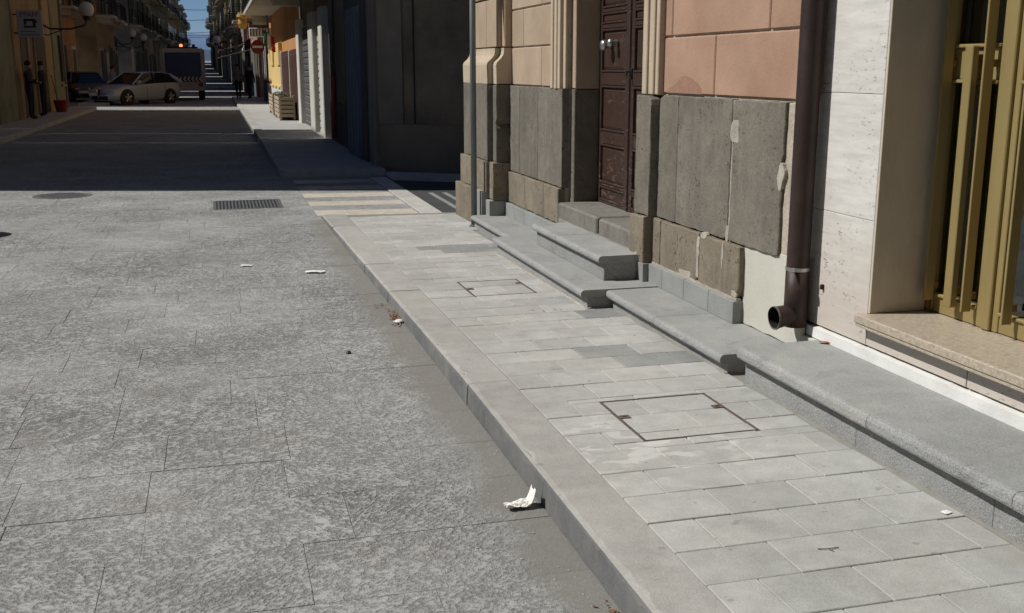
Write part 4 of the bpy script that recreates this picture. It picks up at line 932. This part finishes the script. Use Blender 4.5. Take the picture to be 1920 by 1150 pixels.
for y0_, y1_ in ((32.0, 34.6), (35.5, 38.8)):
    f_ = R2.b('shop_door', 'shutter_brown', -.02, .10, y0_, y1_, .0, 2.15)
    for k in range(5): R2.b('door_panel', 'shutter_brown', .095, .125, y0_ + .12 + (y1_ - y0_ - .2) * k / 5, y0_ + .04 + (y1_ - y0_ - .2) * (k + 1) / 5, .25, 2.0, f_)
for y_ in (35.0, 39.0, 39.6): R2.b('post', 'stone_pale', -.02, .14, y_ - .06, y_ + .06, .1, 2.15)
for y0_, y1_, za, zb in ((40.4, 42.0, 1.7, 2.5), (44.6, 46.2, 1.7, 2.45)): R2.b('shop_panel', 'panel_yellow', -.02, .14, y0_, y1_, za, zb)
R2.b('shop_front', 'panel_yellow', -.02, .08, 40.2, 49.5, .9, 2.2); R2.b('shop_base', 'stone_pale', -.02, .11, 40.2, 50.5, 0, .92)
for y_ in (41.2, 43.4, 45.6, 47.6): R2.window(y_, 1.0, 1.05, 2.05, 'panel_yellow', 'dark_glass', True, None, False)
R2.b('shop_base_dark', 'wall_dark', -.02, .12, 50.6, 54.8, 0, 1.3); R2.b('shop_glass', 'dark_glass', -.02, .1, 50.6, 54.8, 1.31, 2.6)
for y_ in (50.8, 52.2, 53.6): R2.b('glazing_bar', 'white_sign', .09, .13, y_, y_ + .12, 1.3, 2.6)
bl = R2.balcony(31.9, 47.5, 3.72, 1.08, .2); 
for y_ in (34, 38, 42, 46, 51): R2.window(y_, 1.2, 4.1, 6.4, shutters='shutter_green'); R2.window(y_, 1.2, 8.0, 10, shutters='shutter_green')
R2.balcony(49, 54.8, 3.72, .95, .2)
# hanging shop box under the balcony
t = thing('shop_sign_box', 'pale striped box sign hanging under the orange house balcony', 'sign', (1.95, 46.5, 2.85))
MB().cbox(-.45, .45, -.06, .06, 0, .36, .02).build('box', 'white_sign', t)
for k in range(7): MB().box(-.42 + k * .12, -.36 + k * .12, -.066, -.058, .03, .33).build('stripe', 'cloth_grey', t)
MB().tube([(.3, 0, .36), (.3, 0, .9)], .02, 6).build('hanger', 'iron_dark', t)
t = thing('gilded_sign', 'small yellow ornament sign at the end of the balcony', 'sign', (1.3, 47.9, 3.2))
MB().lathe((0, 0, 0), [(.02, 0), (.14, .06), (.2, .22), (.17, .42), (.24, .5), (.22, .6), (.05, .64)], 12).build('ornament', 'gold_letter', t)
MB().tube([(0, 0, .62), (0, 0, .9)], .015, 6).build('hanger', 'iron_dark', t)
lab_r = ['rose house beyond the orange house on the right', 'grey house with small balconies behind the two walkers', 'stone house on the right before the awning', 'ochre house of the right row, halfway down', 'far grey house of the right row',
         'far stone house of the right row', 'far cream house of the right row', 'second farthest house of the right row', 'farthest house of the right row against the sky']
wr = ['wall_rose', 'wall_grey', 'wall_stone', 'wall_ochre', 'wall_grey', 'wall_stone', 'wall_cream', 'wall_grey', 'wall_stone']
y = 58.5
for i in range(9):
    L = rl.uniform(13, 18) if i < 4 else rl.uniform(20, 26); X = 2.35 - max(0, y - 55) * .0145
    h = House('street_house', lab_r[i], 1, y, y + L, X, [12, 11.4, 12.6, 11.8, 12.4, 13, 12, 12.6, 12][i], wr[i], depth=4); h.cornice(); bays(h, y, y + L, i > 3, 3)
    y += L + [.05, 4, .05, 5, .05, 5, .05, 6, 0][i]
# unseen houses added behind the viewer to cut sky and bounce light
for k, (sd_, a, b, X, hh, m_, lab) in enumerate(((-1, -13, 2.6, -5.6, 12.5, 'wall_sand', 'unseen sand house added on the left behind the viewer to block sky light'), (-1, -34, -13.1, -5.6, 12, 'wall_rose', 'unseen rose house added farther behind the viewer on the left to block sky light'),
        (1, -34, -9.1, 2.8, 12, 'wall_cream', 'unseen cream house added behind the viewer on the right to block sky light'), (1, -48, -35, -6.5, 12, 'wall_grey', 'unseen grey house added across the street behind the viewer to block sky light'))):
    h = House('street_house', lab, sd_, a, b, X, hh, m_, depth=10 if k == 3 else 6); h.cornice()
    if k < 3:
        for j in range(4):
            yc = a + (b - a) * (j + .5) / 4; h.door(yc, 1.6, 2.7); h.window(yc, 1.1, 4.6, 6.6, shutters='shutter_green'); h.window(yc, 1.1, 8.4, 10.2, shutters='shutter_green')

# ------------------------------------------------------------------ street furniture
def globe_lamp(label, wall, gx, y, z, r, s):
    t = thing('wall_lamp', label, 'street lamp', (wall, y, z), 'globe lamps on wall brackets'); L = gx - wall
    MB().box(-.03, .03, -.09, .09, -.75, -.15).build('wall_plate', 'iron_dark', t)
    MB().tube([(0, 0, -.25), (L * .35, 0, -.62), (L * .7, 0, -.62), (L * .95, 0, -.5), (L, 0, -r - .03)], .03, 8).build('arm', 'iron_dark', t)
    MB().tube([(0, 0, -.7), (L * .3, 0, -.82), (L * .55, 0, -.66)], .018, 6).build('scroll', 'iron_dark', t)
    prof = [(r * math.sin(math.pi * (i + .5) / 14), -r * math.cos(math.pi * (i + .5) / 14)) for i in range(14)]
    MB().lathe((L, 0, 0), prof, 20).build('globe', 'lamp_glass', t, True); MB().lathe((L, 0, -r), [(.06, -.12), (.11, -.1), (.12, .02)], 14).build('globe_holder', 'iron_dark', t)
globe_lamp('large white globe lamp on the shop house wall, top left', -5.6, -3.84, 38, 3.45, .235, 1)
globe_lamp('white globe lamp down the left row, left of the close pair', -5.6, -4.6, 70, 3.64, .23, 1)
globe_lamp('white globe lamp down the left row, right of the close pair', -5.6, -4.03, 70.8, 3.42, .23, 1)
globe_lamp('small bright globe lamp on the right row, beside the sky', 2.1, .31, 75, 3.42, .26, 1)
# sewing shop sign
t = thing('shop_sign', 'white box sign with red name and black sewing machine on the left', 'sign', (-5.05, 34.5, 2.47))
MB().cbox(-.34, .34, -.05, .05, 0, .76, .01).build('panel', 'sign_panel', t); MB().box(-.52, -.34, -.015, .015, .62, .66).build('bracket', 'iron_dark', t); MB().box(-.52, -.34, -.015, .015, .1, .14).build('bracket', 'iron_dark', t)
mm = MB()
for a in ((-.17, .17, .27, .32), (.08, .15, .32, .47), (-.16, .15, .45, .52), (-.16, -.09, .36, .45), (-.135, -.115, .32, .36), (.15, .19, .40, .50)): mm.box(a[0], a[1], -.054, -.0505, a[2], a[3])
mm.build('sewing_machine_emblem', 'black_plastic', t)
mm = MB()
for k in range(2): mm.box(-.26, .26 - k * .1, -.054, -.0505, .06 + k * .09, .085 + k * .09)
mm.build('small_print', 'cloth_grey', t)
def text(s, size, loc, mat, parent, depth=.002, rot=(math.pi / 2, 0, 0)):
    cu = bpy.data.curves.new('lettering', 'FONT'); cu.body = s; cu.size = size; cu.extrude = depth; cu.align_x = 'CENTER'
    to = bpy.data.objects.new('tmp', cu); COL.objects.link(to); dg = bpy.context.evaluated_depsgraph_get(); me = bpy.data.meshes.new_from_object(to.evaluated_get(dg))
    bpy.data.objects.remove(to); me.materials.clear(); me.materials.append(MATS[mat]); o = bpy.data.objects.new('lettering', me); COL.objects.link(o); o.parent = parent; o.location = loc; o.rotation_euler = rot; return o
text('PFAFF', .20, (0, -.053, .57), 'red_sign', t)
# no-entry sign
t = thing('no_entry_sign', 'round red no entry sign with white bar on a post', 'traffic sign', (2.185, 51.0, .1))
MB().tube([(0, .04, 0), (0, .04, 2.85)], .03, 10).build('post', 'pole_grey', t)
dsc = MB().lathe((-.2, 0, 2.44), [(.31, .0), (.30, -.012)], 28, 'y').build('disc', 'red_sign', t); MB().box(-.42, .02, -.02, -.0125, 2.39, 2.49).build('bar', 'white_sign', dsc)
# flag
t = thing('flag', 'small green white and red flag hanging on a slanted stick', 'flag', (2.4, 44.5, 2.75))
MB().tube([(0, 0, .0), (-.45, 0, .35)], .015, 6).build('stick', 'iron_dark', t)
for k, m_ in enumerate(('flag_green', 'flag_white', 'flag_red')):
    mb = MB(); 
    for i in range(5):
        for j in range(6): mb.v.append(Vector((-.42 + (i / 4 + k) * .14, .03 * math.sin(i * 1.3 + k * 2 + j), .32 - (i / 4 + k) * .1 - j * .12)))
    for i in range(4):
        for j in range(5): mb.f.append((i * 6 + j, i * 6 + 6 + j, i * 6 + 7 + j, i * 6 + j + 1))
    o = mb.build('stripe', m_, t); o.modifiers.new('thickness', 'SOLIDIFY').thickness = .004
# slatted planter boxes in front of the brown doors
for k, (yy, lab) in enumerate(((33.5, 'slatted pale wooden planter in front of the brown doors, nearer one'), (37.0, 'slatted pale wooden planter in front of the brown doors, farther one'))):
    t = thing('planter_box', lab, 'planter', (2.02, yy, .1), 'wooden planters'); L = 1.15
    for sx in (-.2, .2):
        for sy in (-L, L): MB().cbox(sx - .03, sx + .03, sy - .03, sy + .03, 0, .72, .005).build('leg', 'wood_pale', t)
    for j in range(5):
        MB().cbox(-.245, -.22, -L, L, .1 + j * .12, .19 + j * .12, .005).build('slat', 'wood_pale', t); MB().cbox(-.2, .2, -L - .04, -L - .02, .1 + j * .12, .19 + j * .12, .005).build('slat', 'wood_pale', t)
    MB().box(-.2, .2, -L, L, .1, .6).build('soil', 'soil', t)
    mb = MB(); q = random.Random(k)
    for _ in range(160): leafm(mb, q.gauss(0, .1), q.uniform(-L, L), .58 + q.random() * .14, q.uniform(.03, .07), q.uniform(0, 6.3), q.uniform(.3, 1.5))
    mb.build('plants', 'plant_leaf', t)['kind'] = 'stuff'
# awning and parasol farther on
t = thing('shop_awning', 'rose canvas awning over the right pavement far down the street', 'awning', (1.7, 72, 2.3))
MB().add([(-1.5, -3, 0), (.6, -3, 1.1), (.6, 3, 1.1), (-1.5, 3, 0), (-1.5, -3, -.25), (-1.5, 3, -.25)], [(0, 1, 2, 3), (0, 3, 5, 4)]).build('canvas', 'awning_rose', t).modifiers.new('thickness', 'SOLIDIFY').thickness = .02
for sy in (-3, 3): MB().tube([(-1.45, sy, -.1), (.5, sy, .4)], .025, 6).build('arm', 'white_sign', t)
t = thing('shop_awning', 'red canvas awning just beyond the rose one', 'awning', (1.6, 80.5, 2.9))
MB().add([(-1.2, -2.5, 0), (.6, -2.5, .9), (.6, 2.5, .9), (-1.2, 2.5, 0), (-1.2, -2.5, -.3), (-1.2, 2.5, -.3)], [(0, 1, 2, 3), (0, 3, 5, 4)]).build('canvas', 'awning_red', t).modifiers.new('thickness', 'SOLIDIFY').thickness = .02
for sy in (-2.5, 2.5): MB().tube([(-1.15, sy, -.1), (.5, sy, .3)], .025, 6).build('arm', 'white_sign', t)
# wires
for k, (ya, za, zb) in enumerate(((100, 7.1, 6.7), (101, 6.1, 6.0), (112, 5.3, 5.3), (125, 5.5, 5.3), (140, 5.6, 5.6))):
    mb = MB(); pts = [(-5.6 + 7.2 * i / 12, ya, za + (zb - za) * i / 12 - .35 * math.sin(math.pi * i / 12)) for i in range(13)]
    o = mb.tube(pts, .022, 5).build('overhead_wire', 'wire'); tag(o, ['topmost', 'second', 'third', 'fourth', 'lowest'][k] + ' of the thin dark wires across the street against the sky', 'wire', 'wires across the street')
# bucket and broom by the shop
t = thing('red_bucket', 'red plastic bucket with a broom handle on the left pavement', 'bucket', (-5.15, 40.3, .12))
MB().lathe((0, 0, 0), [(.17, 0), (.24, .36), (.255, .37), (.255, .40), (.22, .4), (.16, .05)], 18).build('bucket', 'red_plastic', t)
MB().tube([(-.05, 0, .1), (-.24, .02, 1.25)], .014, 6).build('broom_handle', 'twig', t)

# ------------------------------------------------------------------ car
def car(label, paint, loc, head, detail=True):
    t = thing('parked_car', label, 'car', loc); t.rotation_euler = (0, 0, head)
    st = [(2.10, .56, .26, .56), (2.04, .70, .20, .64), (1.9, .80, .18, .70), (1.55, .855, .17, .79), (1.15, .87, .17, .86), (.85, .875, .17, .90), (.2, .88, .17, .93), (-.8, .88, .17, .97), (-1.4, .87, .18, 1.0), (-1.75, .84, .2, 1.0), (-2.0, .78, .25, .95), (-2.1, .68, .30, .82)]
    mb = MB()
    def ring(x, w, zb, zt): return [(x, sy * a * w, z) for sy, seq in ((1, ((0, zb), (.82, zb), (.95, zb + .07), (1, zb + .22), (1, zb + .38 * (zt - zb) + .1), (.965, zt - .10), (.9, zt - .03), (.6, zt), (0, zt + .012))),) for a, z in seq]
    for s in st:
        h = ring(*s); full = h + [(p[0], -p[1], p[2]) for p in reversed(h[1:-1])]; mb.v += [Vector(p) for p in full]
    m = 16
    for i in range(len(st) - 1):
        for j in range(m): mb.f.append((i * m + j, i * m + (j + 1) % m, (i + 1) * m + (j + 1) % m, (i + 1) * m + j))
    mb.f += [tuple(range(m)), tuple((len(st) - 1) * m + j for j in range(m))]
    body = mb.build('body', paint, t, True)
    # glasshouse
    prof = [(.95, .88), (.12, 1.37), (-.3, 1.425), (-1.0, 1.42), (-1.5, 1.34), (-2.0, .97)]
    mb = MB()
    for x, z in prof: wt = .80 if z < 1.1 else .60; mb.v += [Vector((x, wt, z)), Vector((x, -wt, z))]
    for i in range(5): mb.f.append((2 * i, 2 * i + 1, 2 * i + 3, 2 * i + 2))
    mb.f += [(0, 2, 4, 6, 8, 10), (1, 3, 5, 7, 9, 11)]; mb.build('glasshouse', 'dark_glass', t)
    MB().add([(.16, .585, 1.378), (.16, -.585, 1.378), (-.3, -.6, 1.438), (-.3, .6, 1.438), (-1.0, -.6, 1.433), (-1.0, .6, 1.433), (-1.55, -.6, 1.345), (-1.55, .6, 1.345), (.14, .62, 1.35), (-.3, .635, 1.41), (-1.0, .635, 1.405), (-1.55, .63, 1.32), (.14, -.62, 1.35), (-.3, -.635, 1.41), (-1.0, -.635, 1.405), (-1.55, -.63, 1.32)],
             [(0, 1, 2, 3), (3, 2, 4, 5), (5, 4, 6, 7), (0, 3, 9, 8), (3, 5, 10, 9), (5, 7, 11, 10), (1, 12, 13, 2), (2, 13, 14, 4), (4, 14, 15, 6)]).build('roof', paint, t, True)
    for sy in (-1, 1):
        MB().tube([(.93, sy * .80, .89), (.13, sy * .61, 1.37)], .035, 6).build('windscreen_pillar', paint, t)
        MB().tube([(-.35, sy * .808, .94), (-.42, sy * .625, 1.4)], .03, 6).build('centre_pillar', 'black_plastic', t)
        MB().tube([(-2.0, sy * .79, .96), (-1.75, sy * .74, 1.12), (-1.52, sy * .615, 1.33)], [.11, .09, .05], 8).build('rear_pillar', paint, t)
        MB().cbox(.55, .76, min(sy * .85, sy * 1.0), max(sy * .85, sy * 1.0), .93, 1.05, .03).build('wing_mirror', paint, t)
        MB().cbox(1.80, 2.03, min(sy * .50, sy * .755), max(sy * .50, sy * .755), .585, .665, .025).build('headlight', 'lamp_glass', t)
        MB().cbox(-2.08, -1.9, min(sy * .52, sy * .76), max(sy * .52, sy * .76), .72, .86, .025).build('tail_light', 'red_plastic', t)
        MB().box(.16, .17, sy * .883 - .003, sy * .883 + .003, .3, .9).build('door_seam', 'black_plastic', t); MB().box(-.95, -.94, sy * .884 - .003, sy * .884 + .003, .3, .93).build('door_seam', 'black_plastic', t)
        MB().cbox(-.25, -.08, min(sy * .87, sy * .91), max(sy * .87, sy * .91), .78, .81, .006).build('door_handle', paint, t)
        for wx in (1.32, -1.24):
            MB().lathe((wx, sy * .80, .32), [(.375, -.02), (.375, .087)] if sy > 0 else [(.375, .02), (.375, -.087)], 24, 'y').build('wheel_arch', 'black_plastic', t)
            wh = MB().lathe((wx, sy * .80, .315), [(.2, -.1), (.29, -.1), (.315, -.06), (.315, .06), (.29, .10), (.2, .10)], 24, 'y').build('wheel', 'tyre', t)
            rm = MB().lathe((wx, sy * .905, .315), [(.205, -.01), (.205, .004), (.18, .0)], 24, 'y').build('rim', 'black_plastic', wh)
            sp = MB()
            for a in range(5):
                an = a * 2 * math.pi / 5 + .3; sp.tube([(wx, sy * .912, .315), (wx + .19 * math.cos(an), sy * .91, .315 + .19 * math.sin(an))], [.035, .045], 6)
            sp.build('spokes', 'alloy', wh)
    MB().cbox(2.0, 2.125, -.5, .5, .24, .40, .03).build('lower_grille', 'black_plastic', t); MB().cbox(2.0, 2.13, -.66, .66, .205, .235, .012).build('bumper_lip', paint, t)
    gr = MB().add([(2.105, -.13, .66), (2.105, .13, .66), (2.15, .05, .34), (2.15, -.05, .34), (2.0, -.13, .67), (2.0, .13, .67)], [(0, 1, 2, 3), (0, 1, 5, 4)]).build('shield_grille', 'black_plastic', t)
    MB().tube([(2.115, -.14, .67), (2.16, 0, .32), (2.115, .14, .67)], .02, 6).build('grille_chrome', 'chrome', gr); MB().tube([(2.09, -.48, .5), (2.115, -.14, .5)], .018, 6).build('chrome_bar', 'chrome', gr); MB().tube([(2.09, .48, .5), (2.115, .14, .5)], .018, 6).build('chrome_bar', 'chrome', gr)
    MB().cbox(2.09, 2.14, -.62, -.16, .42, .53, .005).build('number_plate', 'plate_white', t)
    return t
car('silver hatchback turning across the shaded street', 'car_paint', (-3.47, 52.4, 0), math.atan2(-.733, -.677))
car('dark grey car mostly hidden behind the silver hatchback, far left', 'car_paint_dark', (-6.2, 57.8, 0), math.atan2(-.97, .25))

# scooter at the left corner: outside the picture, reflected in the shop window
t = thing('scooter', 'pale scooter parked at the left corner, seen only reflected in the shop window', 'scooter', (-4.75, 13.4, 0)); t.rotation_euler = (0, 0, R(200))
for x in (-.62, .62): w_ = MB().lathe((x, 0, .25), [(.12, -.05), (.22, -.055), (.25, -.03), (.25, .03), (.22, .055), (.12, .05)], 20, 'y').build('wheel', 'tyre', t); MB().lathe((x, 0, .25), [(.13, -.045), (.13, .045)], 16, 'y').build('rim', 'alloy', w_)
MB().add([(-.85, -.16, .45), (-.85, .16, .45), (-.2, .2, .35), (-.2, -.2, .35), (-.8, -.12, .72), (-.8, .12, .72), (-.12, .14, .70), (-.12, -.14, .70)], [(0, 1, 2, 3), (4, 5, 6, 7), (0, 1, 5, 4), (2, 3, 7, 6), (1, 2, 6, 5), (0, 3, 7, 4)]).build('rear_body', 'plate_white', t, True)
MB().cbox(-.85, -.1, -.14, .14, .70, .80, .04).build('seat', 'black_plastic', t); MB().cbox(-.2, .35, -.17, .17, .26, .32, .02).build('footboard', 'black_plastic', t)
MB().add([(.3, -.2, .3), (.3, .2, .3), (.46, .17, .95), (.46, -.17, .95), (.42, 0, .3), (.60, 0, .95)], [(0, 1, 2, 3), (0, 4, 5, 3), (1, 4, 5, 2), (2, 3, 5)]).build('leg_shield', 'plate_white', t)
MB().tube([(.62, 0, .25), (.48, 0, 1.02)], .03, 8).build('fork', 'alloy', t); MB().tube([(.42, -.34, 1.06), (.48, 0, 1.02), (.42, .34, 1.06)], .016, 8).build('handlebar', 'black_plastic', t)
MB().lathe((.52, 0, .98), [(.09, -.04), (.09, .05), (.06, .07)], 14, 'x').build('headlight', 'lamp_glass', t)
for sy in (-1, 1): MB().tube([(.44, sy * .24, 1.05), (.42, sy * .34, 1.25)], .008, 6).lathe((.42, sy * .34, 1.27), [(.05, -.01), (.055, .01)], 12, 'x').build('mirror', 'chrome', t)
MB().tube([(-.3, -.16, .28), (-.9, -.17, .32)], [.03, .05], 10).build('exhaust', 'chrome', t)

# ------------------------------------------------------------------ truck
t = thing('service_truck', 'dark blue service truck with chevron tail band and roof beacon', 'truck', (-1.45, 57, zr(57)))
MB().cbox(-1.02, 1.02, 0, 4.6, .55, 2.56, .06).build('box_body', 'truck_white', t)
MB().cbox(-.86, .86, -.03, .02, 1.05, 2.36, .03).build('rear_panel', 'truck_blue', t)
bd = MB().cbox(-.86, .86, -.05, -.031, .94, 1.2, .008).build('chevron_band', 'black_plastic', t)
for k in range(9):
    x = -.8 + k * .19
    MB().add([(x, -.056, 1.07), (x + .1, -.056, 1.18), (x + .17, -.056, 1.18), (x + .07, -.056, 1.07), (x + .17, -.056, .96), (x + .1, -.056, .96), (x, -.054, 1.07), (x + .1, -.054, 1.18), (x + .17, -.054, 1.18), (x + .07, -.054, 1.07), (x + .17, -.054, .96), (x + .1, -.054, .96)], [(0, 1, 2, 3), (0, 3, 4, 5), (6, 7, 8, 9), (6, 9, 10, 11), (1, 2, 8, 7), (4, 5, 11, 10)]).build('chevron', 'chevron', bd)
MB().cbox(-.95, .95, -.14, .02, .48, .66, .03).build('bumper', 'truck_white', t)
for sx in (-1, 1):
    MB().cbox(min(sx * .7, sx * .92), max(sx * .7, sx * .92), -.07, .0, .7, .88, .02).build('tail_light', 'red_plastic', t)
    MB().tube([(sx * 1.03, -.02, .6), (sx * 1.03, -.02, 2.5)], .03, 8).build('corner_post', 'truck_white', t)
    for yy in (.9, 3.8): wv_ = MB().lathe((sx * .8, yy, .42), [(.2, -.14), (.38, -.14), (.42, -.09), (.42, .09), (.38, .14), (.2, .14)], 22, 'x').build('wheel', 'tyre', t)
MB().cbox(-.9, .9, 4.62, 6.2, .5, 2.3, .12).build('cab', 'truck_white', t)
MB().box(-.9, .9, .1, .25, .5, .56).build('mud_guard', 'black_plastic', t)
MB().cbox(-.75, .75,   .2, .42, 2.56, 2.64, .02).build('light_bar', 'black_plastic', t)
for sx, m_ in ((-.62, 'black_plastic'), (-.05, 'beacon_lit'), (.55, 'black_plastic')):
    MB().lathe((sx, .3, 2.64), [(.07, 0), (.08, .05), (.075, .1), (.04, .13)], 12).build('beacon', m_, t)

# ------------------------------------------------------------------ people
def person(label, loc, face, hgt, top, legs, pose, hair='hair_dark'):
    J = dict(pel=(0, 0, .94), wai=(0, 0, 1.12), che=(0, .0, 1.34), nek=(0, .01, 1.47), hd0=(0, .03, 1.55), hd1=(0, .035, 1.64), hd2=(0, .03, 1.73),
             shl=(-.17, 0, 1.41), ell=(-.24, -.02, 1.13), wrl=(-.24, .06, .90), hal=(-.24, .08, .80), shr=(.17, 0, 1.41), elr=(.24, -.02, 1.13), wrr=(.24, .06, .90), har=(.24, .08, .80),
             hpl=(-.095, 0, .90), knl=(-.1, .02, .50), anl=(-.1, 0, .09), tol=(-.11, .14, .04), hpr=(.095, 0, .90), knr=(.1, .02, .50), anr=(.1, 0, .09), tor=(.11, .14, .04))
    J.update(pose)
    rad = dict(pel=(.15, .11), wai=(.135, .10), che=(.165, .11), nek=(.058, .06), hd0=(.06, .075), hd1=(.08, .10), hd2=(.06, .075), sh=(.075, .07), el=(.05, .05), wr=(.035, .032), ha=(.042, .026), hp=(.095, .1), kn=(.065, .068), an=(.05, .055), to=(.045, .032))
    names = list(J); E_ = [('pel', 'wai'), ('wai', 'che'), ('che', 'nek'), ('nek', 'hd0'), ('hd0', 'hd1'), ('hd1', 'hd2')]
    for s in 'lr': E_ += [('che', 'sh' + s), ('sh' + s, 'el' + s), ('el' + s, 'wr' + s), ('wr' + s, 'ha' + s), ('pel', 'hp' + s), ('hp' + s, 'kn' + s), ('kn' + s, 'an' + s), ('an' + s, 'to' + s)]
    me = bpy.data.meshes.new('body'); me.from_pydata([J[n] for n in names], [(names.index(a), names.index(b)) for a, b in E_], [])
    o = bpy.data.objects.new('tmp', me); COL.objects.link(o); o.modifiers.new('s', 'SKIN')
    for i, n in enumerate(names):
        sv = me.skin_vertices[0].data[i]; sv.radius = rad.get(n) or rad[n[:2]]; sv.use_root = (n == 'pel')
    o.modifiers.new('d', 'SUBSURF').levels = 1
    m2 = bpy.data.meshes.new_from_object(o.evaluated_get(bpy.context.evaluated_depsgraph_get())); bpy.data.objects.remove(o)
    m2.materials.clear()
    for mm_ in (top, legs, 'skin', 'black_plastic'): m2.materials.append(MATS[mm_])
    hands = [Vector(J['hal']), Vector(J['har'])]
    for p in m2.polygons:
        c = p.center; z = c.z
        k = 0 if z > .93 else 1
        if z > 1.49: k = 2
        if z < .10: k = 3
        if min((c - h).length for h in hands) < .085: k = 2
        p.material_index = k; p.use_smooth = True
    t = thing('person', label, 'person', loc); t.rotation_euler = (0, 0, face); t.scale = (hgt / 1.80,) * 3
    b = bpy.data.objects.new('body', m2); COL.objects.link(b); b.parent = t
    hd = Vector(J['hd1']); prof = [(.098 * math.sin(math.pi * (i + .5) / 12), -.115 * math.cos(math.pi * (i + .5) / 12)) for i in range(4, 12)]
    MB().lathe((hd.x, hd.y - .022, hd.z + .035), prof, 14).build('hair', hair, t, True)
    return t
walk = dict(knl=(-.1, .16, .52), anl=(-.1, .20, .10), tol=(-.1, .34, .06), knr=(.1, -.02, .50), anr=(.1, -.28, .14), tor=(.1, -.17, .05), wrl=(-.25, -.06, .92), hal=(-.25, -.08, .83), wrr=(.25, .16, .95), har=(.25, .2, .87))
person('person in dark jacket walking, left one of the two by the right kerb', (1.13, 55.0, .1), R(170), 1.72, 'cloth_grey', 'cloth_dark', walk)
person('person in black clothes walking, right one of the two by the right kerb', (1.68, 55.0, .1), R(150), 1.70, 'cloth_dark', 'cloth_dark', dict(walk, wrr=(.18, .26, 1.22), har=(.1, .28, 1.3), knl=(-.1, .2, .53), anl=(-.1, .3, .1), tol=(-.1, .44, .07)))
person('person in black leaning by the shop door under the sign, left one', (-5.25, 34.6, .12), R(-100), 1.72, 'cloth_dark', 'cloth_dark', dict(wrl=(-.2, .24, 1.1), hal=(-.15, .33, 1.12), elr=(.26, .06, 1.15), wrr=(.14, .26, 1.14), har=(.06, .3, 1.16)))
person('person in dark coat beside the shop door, holding a stick', (-5.2, 36.9, .12), R(80), 1.72, 'cloth_dark', 'cloth_dark', dict(wrl=(-.2, .22, 1.16), hal=(-.18, .3, 1.2)))
person('person in pale blue shirt standing behind the silver car', (-4.66, 55.2, .02), R(-120), 1.72, 'cloth_blue', 'cloth_navy', {})

# ------------------------------------------------------------------ far hills
def ridge(name, mat, y, base, amp, seed, label):
    q = random.Random(seed); n = 80; mb = MB(); hs = []
    for i in range(n + 1):
        x = -2500 + 5000 * i / n; hgt = base + amp * (.5 * math.sin(x * .004 + seed) + .3 * math.sin(x * .011 + 2 * seed) + .2 * math.sin(x * .03)); mb.v += [Vector((x, y - 300, -5)), Vector((x, y - 80, hgt * .6)), Vector((x, y, hgt)), Vector((x, y + 400, -5))]
    for i in range(n):
        for j in range(3): mb.f.append((i * 4 + j, i * 4 + 4 + j, i * 4 + 5 + j, i * 4 + j + 1))
    return struct(mb.build(name, mat, None, True))
ridge('hill', 'hill_haze', 1500, 22, 5, 1, '')
ridge('mountain', 'mountain_haze', 5200, 150, 14, 2, '')
